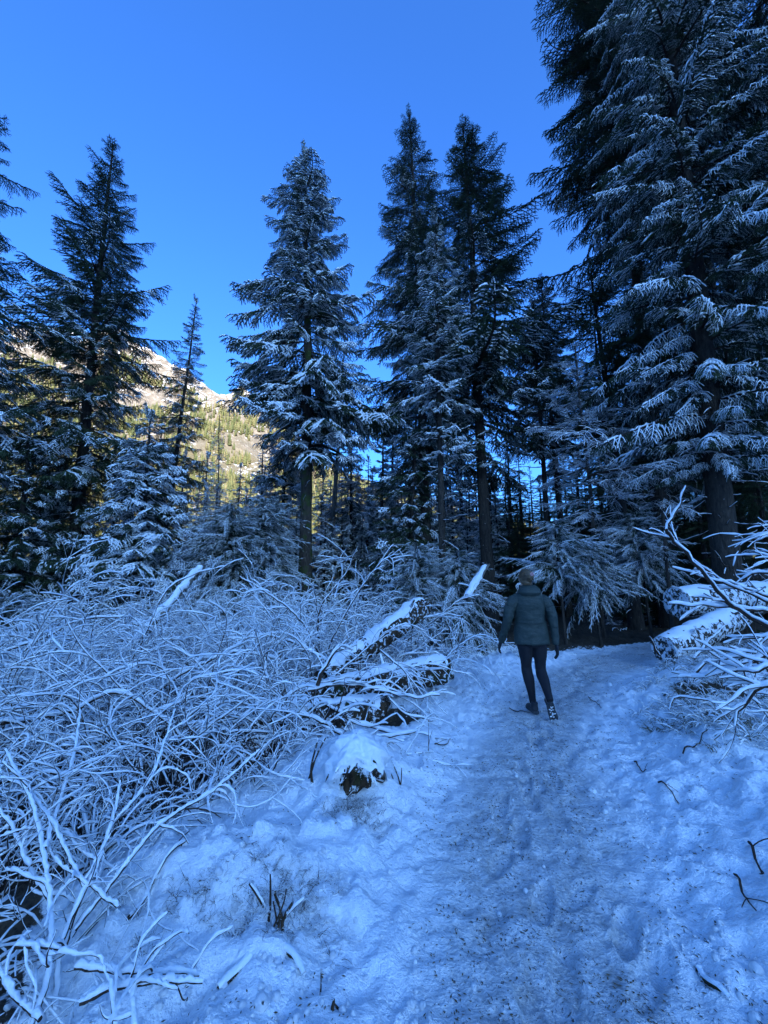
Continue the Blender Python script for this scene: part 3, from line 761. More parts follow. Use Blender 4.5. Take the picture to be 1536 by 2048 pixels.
NGF = scatter_group('far_forest', FC)
rngf = np.random.default_rng(9)
fx = rngf.uniform(-1100, 300, 30000); fy = 175 + rngf.random(30000) ** 1.1 * 470
fz = mtn_h(fx, fy)
keep = (fz < 345 + 110 * fbm(fx * .01, fy * .01, 31, 3)) & (fbm(fx * .02, fy * .02, 41, 3) > -0.6 + fz / 620)
fx, fy, fz = fx[keep], fy[keep], fz[keep]
me = scatter_mesh('distant_forest', np.stack([fx, fy, fz - 1], 1), np.stack([0 * fx, 0 * fx, rngf.random(len(fx)) * 6.28], 1), rngf.integers(0, 3, len(fx)), rngf.uniform(6, 16, len(fx)))
scatter_obj('distant_forest', me, NGF, None, 'sunlit yellowish conifer forest covering the lower mountainside')

# ------------------------------------------------------------------ snow-laden shrubs
def grow(rng, p, d, L, step, sag, wander, curl=0.0):
    pts = [np.array(p, float)]; d = np.array(d, float); d /= np.linalg.norm(d); n = max(3, int(L / step))
    w = rng.normal(size=3) * wander
    for i in range(n):
        w = 0.7 * w + rng.normal(size=3) * wander
        d = d + w + np.array([0, 0, -sag * (i / n + 0.25) / n * 4]); d /= np.linalg.norm(d)
        pts.append(pts[-1] + d * L / n)
    return np.array(pts)
def shrub_meshes(seed, h, nst, spread, r=0.008, sides=4, step=0.10, sag=0.55, sub=5, thick=0.020, lean=(0, 0), wander=0.07, sub2=True):
    rng = np.random.default_rng(seed); st, sn = MB(), MB()
    for k in range(nst):
        az = rng.random() * 6.283; tilt = rng.uniform(0.15, 1.0) * spread
        d = [math.cos(az) * tilt + lean[0], math.sin(az) * tilt + lean[1], 1.0]
        b = np.array([math.cos(az), math.sin(az), 0]) * rng.random() * 0.25 * spread * h
        L = h * rng.uniform(0.8, 1.6)
        p = grow(rng, b, d, L, step, sag * rng.uniform(0.5, 1.5), wander)
        rr = np.linspace(r * rng.uniform(.8, 1.3), r * 0.4, len(p))
        tube(st, p, rr, sides, 0, capend=False); snow_tube(sn, p, rr, thick, sides + 1, 0, rng, 0.06, 0.3)
        for q in range(sub):
            i = rng.integers(len(p) // 4, len(p) - 1); t = p[i + 1] - p[i]; t /= np.linalg.norm(t) + 1e-9
            dd = t + rng.normal(size=3) * 0.75; l2 = L * rng.uniform(0.2, 0.5)
            p2 = grow(rng, p[i], dd, l2, step * 0.8, sag * 0.5, wander * 1.2)
            r2 = np.linspace(rr[i] * 0.7, r * 0.28, len(p2))
            tube(st, p2, r2, max(3, sides - 1), 0, capend=False); snow_tube(sn, p2, r2, thick * 0.75, sides, 0, rng, 0.08, 0.3)
            if sub2:
                for w in range(2):
                    i2 = rng.integers(1, len(p2)); dd = rng.normal(size=3) * 0.8 + dd / np.linalg.norm(dd)
                    p3 = grow(rng, p2[min(i2, len(p2) - 1)], dd, l2 * rng.uniform(.3, .6), step * 0.8, 0.2, wander)
                    tube(st, p3, r * 0.3, 3, 0, capend=False); snow_tube(sn, p3, r * 0.3, thick * 0.6, 4, 0, rng, 0.08, 0.3)
    return st.mesh('stems', [M_TWIG]), sn.mesh('snow', [M_SNOW])
def shrub(label, loc, seed, name='snowy_shrub', group=None, **kw):
    a, b = shrub_meshes(seed, **kw); r = thing(name, label, 'shrub', loc, group)
    link('stems', a, r); link('snow', b, r); return r
GL = 'snow-covered arching leafless shrub in the tangled brush left of the path'
sp = [shrub(GL, (0, 0, -50), 200 + k, group='snowy shrubs of the left brush', h=[1.25, 1.05, 1.4, 0.9, 1.15, 0.8][k], nst=[15, 14, 13, 15, 16, 14][k], spread=[0.9, 1.2, 0.8, 1.3, 1.0, 1.5][k],
            r=0.0066, step=0.08, sub=5, thick=0.020, wander=0.10, sag=[.35, .6, .2, .45, .75, .35][k], lean=[(0.25, 0), (0.35, -.2), (-.15, 0), (0.2, .1), (0, -.2), (.4, 0)][k]) for k in range(6)]
rs = np.random.default_rng(11); placed = []
tries = 0; cnt = 0; first = [True] * 6
while cnt < 165 and tries < 9000:
    tries += 1
    y = 1.7 + 9.2 * rs.random() ** 0.9; x = rs.uniform(-1.05 * y - 0.6, 1.6)
    lim = np.interp(y, [1.6, 2.2, 3.0, 4.0, 5.0, 6.0, 7.5, 10.9], [-1.25, -1.5, -1.2, -.75, -.35, 0.1, 1.1, 1.4])
    if x > lim: continue
    if ((x + .35) / .95) ** 2 + ((y - 4.75) / .42) ** 2 < 1: continue
    if any((x - a) ** 2 + (y - b) ** 2 < (0.31 + 0.016 * y) ** 2 for a, b in placed): continue
    k = int(rs.integers(6)); s_ = 0.72 + 0.45 * rs.random()
    if y < 4: s_ *= 0.42 + 0.11 * (y - 1)
    loc = (x, y, hz(x, y) - 0.04)
    if first[k]:
        sp[k].location = loc; sp[k].rotation_euler = (0, 0, rs.random() * 6.28); sp[k].scale = (s_,) * 3; first[k] = False
        o_ = sp[k]
    else: o_ = copy_tree(sp[k], loc, rs.random() * 6.28, s_)
    row = 'front' if y < 4.6 else ('middle' if y < 7.2 else 'rear'); fl = x / (1.0 * y)
    side = 'at the left edge' if fl < -.72 else ('well left of the fallen logs' if fl < -.25 else 'around the fallen logs')
    o_['label'] = 'snowy arching leafless shrub, %s of the brush, %s' % (row, side)
    o_['group'] = 'snowy shrubs of the left brush, %s, %s' % (row, side)
    placed.append((x, y)); cnt += 1

# ------------------------------------------------------------------ logs, snags, stump
def snow_shell(mb, p, r, thick, rng, n=11, arc=1.15, cover=1.0):
    """a blanket of snow over the upper side of a log"""
    p = np.asarray(p, float); t, u, v = frames(p); k = len(p)
    up = np.array([0, 0, 1.0]) - t * t[:, 2:3]; up /= np.linalg.norm(up, axis=1, keepdims=True); side = np.cross(t, up)
    a = np.linspace(-1, 1, n)
    so = rng.random() * 50; kk = np.arange(k)
    e1_ = arc * (0.95 + 0.8 * fbm(kk * .35 + so, kk * 0, 1, 3) + .22 * (rng.random(k) - .5)); e2_ = arc * (0.95 + 0.75 * fbm(kk * .35 - so, kk * 0 + 9, 2, 3))
    ang = np.where(a[None, :] < 0, a[None, :] * e1_[:, None], a[None, :] * e2_[:, None])
    lift = thick * (1 - np.abs(a[None, :]) ** 2.5) * (0.95 + 1.0 * fbm(kk[:, None] * .3 + so, a[None, :] * 1.6, 3, 3) + .15 * rng.random((k, n))) * cover - 0.008
    lift[0] *= .4; lift[-1] *= .4
    rr = np.asarray(r)[:, None] * 1.0 + lift
    V = p[:, None, :] + (rr * np.sin(ang))[:, :, None] * side[:, None, :] + (rr * np.cos(ang))[:, :, None] * up[:, None, :]
    F = grid_faces(V[:, :, 0]); mb.add(V.reshape(-1, 3), F); mb.add(V.reshape(-1, 3) - np.repeat(up, n, 0) * 0.012, F[:, ::-1])
def log(label, a, b, r0, r1, name='fallen_log', cat='log', mat=M_ROT, thick=0.06, seed=0, bend=0.0, stubs=3, jag=0.12, arc=1.15, mid=None, sides=16):
    rng = np.random.default_rng(300 + seed); a, b = Vector(a), Vector(b); root = thing(name, label, cat, a)
    pts = [(0, 0, 0), tuple((b - a) * 0.5 + Vector((0, 0, bend))) if mid is None else tuple(Vector(mid) - a), tuple(b - a)]
    p = smooth_path(pts, max(0.05, (b - a).length / 46), 0.006, rng); k = len(p)
    r = np.linspace(r0, r1, k) * (1 + 0.10 * fbm(np.arange(k) * .25, np.zeros(k) + seed, seed, 3))
    mb = MB(); tube(mb, p, r, sides, 0, 0.09, rng, capend=False)
    t = (p[-1] - p[-2]); t /= np.linalg.norm(t)                       # splintered ends
    _, u, v = frames(p)
    for e, sgn in ((0, -1), (-1, 1)):
        tt = t if e == -1 else (p[0] - p[1]) / np.linalg.norm(p[0] - p[1])
        aa = np.arange(sides) / sides * 6.283
        ring = p[e] + r[e] * (np.cos(aa)[:, None] * u[e] + np.sin(aa)[:, None] * v[e]); tips = ring * 0.96 + p[e] * 0.04 + tt * (rng.random((sides, 1)) * jag)
        inner = p[e] + (ring - p[e]) * 0.55 + tt * (rng.random((sides, 1)) * jag * 0.8 - 0.03)
        vv = np.concatenate([ring, tips, inner, [p[e] - tt * 0.02]]); f = []
        f = [[q, (q + 1) % sides, sides + (q + 1) % sides, sides + q] for q in range(sides)] + [[sides + q, sides + (q + 1) % sides, 2 * sides + (q + 1) % sides, 2 * sides + q] for q in range(sides)]
        mb.add(vv, np.array(f)); mb.add(vv, np.array([[2 * sides + q, 2 * sides + (q + 1) % sides, 3 * sides] for q in range(sides)]))
    link('trunk', mb.mesh('trunk', [mat]), root)
    ms = MB(); snow_shell(ms, p, r, thick, rng, arc=arc); link('snow', ms.mesh('snow', [M_SNOWCAP]), root)
    for q in range(stubs):
        i = rng.integers(3, k - 3); ang = rng.uniform(-1.3, 1.3); d = np.array(v[i]) * math.cos(ang) + np.array(u[i]) * math.sin(ang) + t * 0.3
        pp = grow(rng, p[i], d, rng.uniform(0.15, 0.45), 0.06, 0.2, 0.06); mq = MB(); tube(mq, pp, np.linspace(r[i] * .22, r[i] * 0.08, len(pp)), 6, 0, .15, rng)
        s_ = link('branch_stub', mq.mesh('branch_stub', [mat]), root)
        mq = MB(); snow_tube(mq, pp, np.linspace(r[i] * .2, r[i] * 0.08, len(pp)), 0.03, 6, 0, rng); link('snow', mq.mesh('snow', [M_SNOW]), s_)
    return root
log('thick broken log rising out of the brush towards the right, snow along its back', P(655, 1350, 5.2), P(842, 1216, 6.7), 0.13, 0.18, seed=1, thick=0.034, arc=.95, stubs=4, jag=.16)
log('lower fallen log with a dark broken end beside the path, left of the walker', P(600, 1400, 4.8), P(885, 1338, 5.7), 0.14, 0.19, seed=2, thick=0.034, arc=.95, stubs=3, jag=.10)
log('slim snow-covered pole leaning up out of the brush at the left', P(262, 1300, 7.0), P(403, 1133, 8.2), 0.075, 0.05, seed=3, mat=M_DEADWOOD, name='leaning_snag', cat='dead tree', thick=0.06, arc=1.5, stubs=3)
log('short snowy snag pointing up between the walker and the broken log', P(935, 1195, 8.2), P(972, 1133, 8.6), 0.08, 0.05, seed=4, mat=M_DEADWOOD, name='leaning_snag', cat='dead tree', thick=0.05, arc=1.5, stubs=1)
log('round fallen log with its cut end facing the path, lower one on the right', P(1328, 1300, 7.0), P(1475, 1232, 7.9), 0.22, 0.24, seed=5, mat=M_LOG, thick=0.028, stubs=2, jag=.03)
log('thick snow-topped log lying level behind, upper one on the right', P(1352, 1205, 8.4), P(1620, 1190, 8.6), 0.30, 0.34, seed=6, mat=M_LOG, thick=0.045, stubs=2, jag=.05)
log('thin fallen log deep in the dark under the right spruces', P(1400, 1150, 10.5), P(1600, 1158, 10.5), 0.12, 0.15, seed=7, mat=M_BARK, thick=0.05, stubs=1)
log('half-buried log under the brush below the broken log', P(520, 1440, 4.3), P(760, 1420, 4.6), 0.13, 0.15, seed=8, thick=0.05, stubs=3)

# snow-topped stump lump and mounds with dead leaves poking out
def lump(label, c, sx, sy, sz, seed, name='snowy_stump', cat='stump'):
    rng = np.random.default_rng(400 + seed); root = thing(name, label, cat, c)
    def dome(scale, lo, hi, mat, nm, rough):
        n, k = 56, 22; a = np.arange(n) / n * 6.283
        lo_ = np.full(n, lo) if nm == 'stump' else -0.75 + 1.0 * np.clip(np.cos(a + 1.2), 0, 1) ** 2.0 + 0.6 * fbm(a * 2.5, a * 0, 4, 3)
        E = lo_[None, :] + (hi - lo_[None, :]) * np.linspace(0, 1, k)[:, None]; A = np.repeat(a[None, :], k, 0); ca, sa = np.cos(A), np.sin(A)
        rr = 1 + rough * fbm(ca * 2.2 + 5 * seed, sa * 2.2 + E * 2.5, seed, 4) * np.cos(E) ** .5 + rough * .35 * fbm(ca * 7, sa * 7 + E * 8, seed + 3, 3) * np.cos(E)
        V = np.stack([ca * np.cos(E) ** .8 * sx * rr * scale, sa * np.cos(E) ** .8 * sy * rr * scale, np.sin(E) * sz * rr * scale], -1)
        i = np.arange(k - 1)[:, None] * n; j = np.arange(n)[None, :]; F = np.stack([i + j, i + (j + 1) % n, i + n + (j + 1) % n, i + n + j], -1).reshape(-1, 4)
        mb = MB(); mb.add(V.reshape(-1, 3), F); return link(nm, mb.mesh(nm, [mat]), root)
    dome(0.95, -0.9, 1.5, M_ROT, 'stump', 0.5); dome(1.10, 0.25, 1.56, M_SNOWCAP, 'snow_cap', 0.30)
    for q in range(22):
        a = rng.uniform(-2.6, -0.3); p0 = np.array([math.cos(a) * sx * .8, math.sin(a) * sy * .8, rng.uniform(.0, .5) * sz])
        pp = grow(rng, p0, (math.cos(a) * .6, math.sin(a) * .6, rng.uniform(-1.2, .2)), rng.uniform(.06, .15), .02, .3, .12)
        mb = MB(); tube(mb, pp, np.linspace(.010, .003, len(pp)), 5, 0, .3, rng, capend=False); r_ = link('root', mb.mesh('root', [M_ROT]), root)
        if q % 3 == 0: mb = MB(); snow_tube(mb, pp, .008, .014, 6, 0, rng, .2); link('snow', mb.mesh('snow', [M_SNOW]), r_)
    return root
c = G(708, 1640, 0.02); lump('snow-capped stump with dark mossy side at the left edge of the path', (c.x, c.y + 0.12, hz(c.x, c.y + .12) - 0.0), 0.20, 0.18, 0.17, 1)
c = G(880, 1700, 0.02)

def sticks(label, px, py, specs, seed, name='broken_sticks', cat='sticks', mat=M_ROT, z=0.0):
    rng = np.random.default_rng(500 + seed); c = G(px, py, z); c.z = hz(c.x, c.y) - 0.02; root = thing(name, label, cat, c)
    for (dx, dy, dz, l, r) in specs:
        p = grow(rng, (rng.normal() * .025, rng.normal() * .025, 0), (dx, dy, dz), l, 0.04, 0.0, 0.05)
        mb = MB(); tube(mb, p, np.linspace(r, r * 0.5, len(p)), 6, 0, .2, rng); s_ = link('stick', mb.mesh('stick', [mat]), root)
        if abs(dz) < 0.9 * math.hypot(dx, dy) + .4:
            mb = MB(); snow_tube(mb, p, np.linspace(r, r * .5, len(p)), 0.018, 6, 0, rng); link('snow', mb.mesh('snow', [M_SNOW]), s_)
    return root
sticks('broken dark sticks and splinters poking out of the snow mound, left foreground', 545, 1900,
       [(0.05, 0, 1, .21, .007), (.45, .05, 1, .25, .005), (-.05, 0, 1, .16, .009), (.12, .1, 1, .13, .010), (-.25, .1, 1, .12, .006), (.7, .2, .6, .16, .004), (.2, -.2, 1, .10, .008), (-.5, 0, .8, .2, .009), (.9, -.3, -.1, .26, .014), (.8, -.6, -.15, .22, .012), (.6, -.9, -.1, .18, .01), (-.6, -.6, .0, .26, .02), (-.9, -.2, .0, .3, .022)], 1)
sticks('pair of thin upright shoots in the snow right of the stump', 800, 1610, [(0, 0, 1, .2, .006), (.2, 0, 1, .14, .005), (-.15, 0, 1, .12, .006)], 2, cat='shoots', name='plant_shoots')
sticks('tall thin forked twig standing in the snow left of the path', 855, 1530, [(0.05, 0, 1, .3, .003), (-.2, 0, 1, .22, .003)], 3, cat='twig', name='standing_twig')
sticks('short dark peg and thin twig at the bottom edge left of the path', 665, 2035, [(0, 0, 1, .055, .009), (-.4, 0, 1, .04, .005)], 4, cat='peg', name='wooden_peg')
sticks('two thin wiry stalks upright near the bottom left of the path', 625, 2005, [(0, 0, 1, .14, .002), (.1, 0, 1, .11, .0022)], 5, cat='stalks', name='plant_stalks')
sticks('crooked mossy twig with a hooked end beside the stump', 622, 1620, [(-.2, 0, 1, .34, .010), (.3, 0, 1, .3, .008)], 6, cat='twig', name='mossy_twig')

def lying(label, pts, r, seed, name='fallen_twig', cat='twig', snow=0.0, mat=M_TWIG, lift=0.012, side=2):
    rng = np.random.default_rng(600 + seed); w = [G(*p_) for p_ in pts]; w = [Vector((q.x, q.y, hz(q.x, q.y) + lift)) for q in w]
    # one refinement for the real ground height
    p = smooth_path([tuple(q) for q in w], 0.03, 0.003, rng)
    p[:, 2] = H(p[:, 0], p[:, 1]) + lift
    base = Vector(p[0]); root = thing(name, label, cat, base); p = p - p[0]
    mb = MB(); tube(mb, p, np.linspace(r, r * 0.45, len(p)), 6, 0, .15, rng)
    for q in range(side):
        i = rng.integers(1, len(p) - 1); pp = grow(rng, p[i], (p[i] - p[i - 1]) / .03 + rng.normal(size=3) * .6, r * 9 + .04, .02, .05, .06); tube(mb, pp, r * .35, 4, capend=False)
    link('stick', mb.mesh('stick', [mat]), root)
    if snow:
        mb = MB(); snow_tube(mb, p, r * .8, snow, 6, 0, rng, .35); link('snow', mb.mesh('snow', [M_SNOW]), root)
lying('dark straight stick lying in the snow right of the path, mid distance', [(1320, 1598), (1345, 1618), (1360, 1630)], .006, 1)
lying('curved dark twig on the snow, upper right of the path', [(1270, 1530), (1282, 1552), (1295, 1566)], .006, 2)
lying('thick dark bark-covered stick at the bottom right corner', [(1398, 1948), (1420, 1980), (1462, 2022)], .014, 3, snow=.008, mat=M_ROT)
lying('dark twig slanting in the snow at the right edge, longer one', [(1475, 1795), (1495, 1840), (1520, 1885)], .006, 4)
lying('short dark twig at the right edge just above the longer one', [(1508, 1752), (1520, 1780), (1534, 1806)], .008, 5)
lying('thin fork-ended twig lying by the walker’s left shoe', [(1018, 1415), (1040, 1422), (1060, 1428)], .005, 6)
lying('thin twig on the trodden snow right of the walker', [(1178, 1405), (1190, 1414), (1204, 1425)], .005, 7)
lying('dark stick on the left snow between brush and path', [(870, 1508), (885, 1500), (902, 1490)], .006, 8)
lying('long dead stick with snow lying along the front of the leaf mound', [(250, 1890), (300, 1835), (365, 1780)], .009, 9, snow=.014)
lying('thin dark stick on snow in front of the low grassy patch', [(1370, 1485), (1390, 1500), (1412, 1510)], .005, 10)
lying('snow-lined stick lying at the path bend beyond the walker', [(1225, 1262), (1245, 1258), (1262, 1250)], .015, 11, snow=.015)
lying('crooked stick near the foot of the right log', [(1370, 1545), (1395, 1540), (1425, 1532)], .006, 12)

# ------------------------------------------------------------------ individual arching branches in the left brush (world anchored)
def branch(label, pts, r, seed, thick=0.02, subs=4, sublen=0.35, name='snowy_branch', cat='branch', mat=M_TWIG, sides=6, step=0.05, sag=.25, subr=.5):
    """pts: (px, py, distance) of a branch through the place"""
    rng = np.random.default_rng(700 + seed); w = [P(*q) for q in pts]; root = thing(name, label, cat, w[0])
    p = smooth_path([tuple(q - w[0]) for q in w], step, 0.004 + r * .3, rng); rr = np.linspace(r, r * 0.38, len(p))
    mb, ms = MB(), MB(); tube(mb, p, rr, sides, 0, .12, rng); snow_tube(ms, p, rr, thick, sides + 2, 0, rng, .04, .25)
    for q in range(subs):
        i = rng.integers(max(1, len(p) // 5), len(p) - 1); t = p[i] - p[i - 1]; t /= np.linalg.norm(t)
        dd = t + rng.normal(size=3) * np.array([.7, .5, .6]); pp = grow(rng, p[i], dd, sublen * rng.uniform(.5, 1.3), step, sag, .07)
        r2 = np.linspace(rr[i] * subr, r * .2, len(pp)); tube(mb, pp, r2, max(4, sides - 1), 0, capend=False); snow_tube(ms, pp, r2, thick * .8, sides + 1, 0, rng, .05, .25)
        for z in range(2):
            i2 = rng.integers(1, len(pp)); p3 = grow(rng, pp[min(i2, len(pp) - 1)], dd / np.linalg.norm(dd) + rng.normal(size=3) * .6, sublen * rng.uniform(.2, .5), step, sag * .5, .07)
            tube(mb, p3, r * .2, 4, 0, capend=False); snow_tube(ms, p3, r * .2, thick * .65, sides, 0, rng, .05, .25)
    link('stem', mb.mesh('stem', [mat]), root); link('snow', ms.mesh('snow', [M_SNOW]), root); return root
branch('long snowy branch arching from the lower left up over the brush towards the leaning pole', [(215, 1500, 4.6), (300, 1395, 4.7), (400, 1330, 4.8), (480, 1305, 4.9), (560, 1320, 5.0)], .016, 1, .03, 5, .4)
for q_, (lab, pts_) in enumerate((('thin snowy twigs crossing in front of the broken log', [(640, 1380, 5.0), (720, 1310, 5.2), (800, 1250, 5.4), (850, 1262, 5.5)]),
        ('snowy twigs sprawling over the dark end of the lower fallen log', [(700, 1370, 4.8), (790, 1340, 4.9), (870, 1330, 5.0), (915, 1345, 5.0)]),
        ('snowy twigs bending down the front of the lower fallen log', [(760, 1300, 4.9), (810, 1345, 4.8), (850, 1400, 4.7), (862, 1430, 4.6)]),
        ('snowy twigs rising behind the broken log towards the snag', [(800, 1290, 6.9), (870, 1240, 7.0), (920, 1200, 7.0), (960, 1190, 7.0)]),
        ('tangle of snowy twigs between the lower log and the walker', [(880, 1330, 6.0), (920, 1290, 6.1), (965, 1270, 6.2), (1000, 1290, 6.2)]))):
    branch(lab, pts_, .009, 60 + q_, .016, 12, .42)
branch('bent snowy branch curving high above the brush with its tip by the leaning pole', [(180, 1420, 5.5), (270, 1310, 5.6), (330, 1185, 5.8), (385, 1150, 6.0), (450, 1132, 6.2)], .013, 2, .025, 3, .3)
branch('low bowed branch thick with snow crossing the left edge', [(-40, 1450, 3.6), (60, 1440, 3.6), (150, 1420, 3.7), (230, 1385, 3.8), (300, 1420, 3.9), (370, 1480, 4.0)], .016, 3, .03, 4, .35)
branch('looped snowy branch high at the far left of the brush', [(0, 1305, 5.0), (80, 1280, 5.1), (160, 1240, 5.2), (250, 1232, 5.3)], .012, 4, .022, 3, .3)
branch('long straight snowy branch running up right to a hooked end above the snow mound', [(180, 1780, 2.9), (270, 1700, 3.0), (370, 1630, 3.1), (470, 1600, 3.2), (530, 1604, 3.25), (610, 1607, 3.3)], .012, 5, .022, 4, .3)
branch('drooping snowy branch arcing over at the left edge in the middle distance', [(-30, 1570, 2.9), (50, 1555, 2.9), (110, 1548, 2.95), (140, 1570, 3.0), (165, 1610, 3.0)], .012, 6, .022, 2, .25)
branch('spreading branch tip fanned out over the dark hollow below the fallen log', [(640, 1400, 4.3), (700, 1440, 4.2), (760, 1460, 4.15), (820, 1470, 4.1)], .014, 7, .026, 7, .4)
branch('forked snowy branch reaching right across the dark hollow towards the path', [(590, 1390, 4.5), (680, 1370, 4.5), (760, 1380, 4.5), (830, 1395, 4.4), (880, 1390, 4.4)], .014, 8, .024, 9, .45)
branch('snowy branch that hangs down to the path edge below the fallen log', [(560, 1420, 4.1), (640, 1440, 4.0), (700, 1480, 3.9), (760, 1478, 3.8), (835, 1462, 3.8)], .014, 9, .026, 6, .35)
branch('upright leafless sapling fanning its twigs in front of the central trunk', [(640, 1300, 6.0), (640, 1220, 6.0), (690, 1150, 6.0), (715, 1095, 6.0)], .016, 10, .018, 14, .6)
branch('leafless bush branch bowing left in front of the central trunk', [(640, 1310, 5.8), (600, 1240, 5.8), (540, 1190, 5.8), (480, 1152, 5.8)], .014, 11, .02, 12, .6)
branch('leafless bush branch with a curled tip between the central trunk and the broken log', [(650, 1310, 5.9), (690, 1230, 5.9), (740, 1150, 5.9), (780, 1115, 5.9), (788, 1150, 5.8)], .012, 12, .018, 10, .5)
branch('wide low branch of the bush left of the broken log', [(680, 1340, 5.2), (600, 1290, 5.2), (520, 1270, 5.2), (470, 1285, 5.1)], .014, 13, .022, 10, .5)
branch('curved bare brown shoot arching beside the brush left of the walker', [(905, 1300, 6.5), (898, 1255, 6.5), (908, 1236, 6.5), (925, 1232, 6.5)], .012, 14, .012, 0, mat=M_TWIG)
branch('dark crooked bough bent in the middle of the brush', [(535, 1360, 4.6), (528, 1320, 4.7), (520, 1290, 4.7)], .018, 15, .02, 3, .3)
branch('stout snowy elbow of wood in the brush above the hollow', [(635, 1370, 4.5), (650, 1335, 4.5), (675, 1300, 4.55), (678, 1290, 4.6)], .024, 16, .03, 4, .3)
# right-hand bare branches reaching into the picture
RB = dict(mat=M_TWIG, sag=.1)
branch('high bent branch on the right with a snowy hooked elbow pointing up', [(1560, 1262, 3.6), (1470, 1215, 3.8), (1400, 1140, 3.9), (1345, 1075, 4.0), (1330, 1052, 4.0), (1352, 1020, 4.0), (1372, 970, 4.0)], .024, 20, .020, 2, .3, **RB)
branch('long thin branch sweeping down right from the dark, above the level one', [(1560, 1200, 4.2), (1470, 1170, 4.3), (1390, 1125, 4.4), (1350, 1070, 4.5), (1338, 1010, 4.6)], .014, 21, .02, 5, .3, **RB)
branch('snowy branch reaching left to a pointed end beside the young hemlock', [(1580, 1225, 4.0), (1480, 1178, 4.2), (1410, 1155, 4.3), (1345, 1135, 4.4)], .016, 22, .026, 4, .3, **RB)
branch('level snow-topped branch pointing left across the logs', [(1580, 1230, 3.7), (1500, 1220, 3.8), (1420, 1212, 3.9), (1338, 1208, 4.0)], .017, 23, .028, 3, .25, **RB)
branch('snowy branch curving up at its tip over the upper log', [(1580, 1150, 3.6), (1520, 1146, 3.7), (1475, 1160, 3.8), (1468, 1130, 3.8), (1480, 1103, 3.8)], .013, 24, .02, 3, .25, **RB)
branch('fan of snowy twigs at the right edge, uppermost', [(1600, 1040, 3.6), (1555, 1060, 3.6), (1505, 1075, 3.7)], .012, 25, .018, 8, .3, **RB)
branch('fan of snowy twigs at the right edge, below the uppermost', [(1600, 1130, 3.4), (1560, 1120, 3.4), (1510, 1105, 3.5)], .012, 26, .018, 7, .3, **RB)
branch('snowy branch low on the right, curling over the black hollow', [(1580, 1265, 3.3), (1530, 1275, 3.4), (1490, 1278, 3.5), (1450, 1272, 3.6)], .016, 27, .026, 3, .25, **RB)
branch('snow-laden branch at the right edge forked above the grass', [(1600, 1330, 3.0), (1540, 1330, 3.1), (1510, 1345, 3.1), (1475, 1342, 3.2)], .018, 28, .03, 6, .35, **RB)
branch('thick snowy bough slanting down left to the grass at the right', [(1600, 1285, 3.3), (1530, 1305, 3.4), (1490, 1340, 3.5), (1440, 1345, 3.6)], .022, 29, .034, 5, .4, **RB)
branch('snow-edged branch trailing onto the ground at the right edge', [(1580, 1370, 3.0), (1520, 1380, 3.1), (1480, 1420, 3.2), (1470, 1450, 3.2)], .016, 30, .028, 7, .35, **RB)
branch('arched thin branch over the snowy grass on the right', [(1340, 1418, 3.9), (1352, 1395, 3.9), (1400, 1398, 3.8), (1470, 1420, 3.6), (1540, 1425, 3.5)], .008, 31, .014, 4, .25, **RB)
branch('short upright snowy stick by the cut end of the right log', [(1318, 1310, 6.2), (1305, 1285, 6.2), (1296, 1272, 6.2)], .02, 32, .015, 0, **RB)
branch('slanted stick leaning on the right log', [(1388, 1318, 5.6), (1420, 1280, 5.8), (1455, 1250, 6.0)], .014, 33, .018, 1, .2, **RB)
branch('curved snowy stick rising from the dark beside the right log', [(1392, 1345, 5.0), (1408, 1325, 5.0), (1420, 1316, 5.0)], .02, 34, .022, 1, .15, **RB)

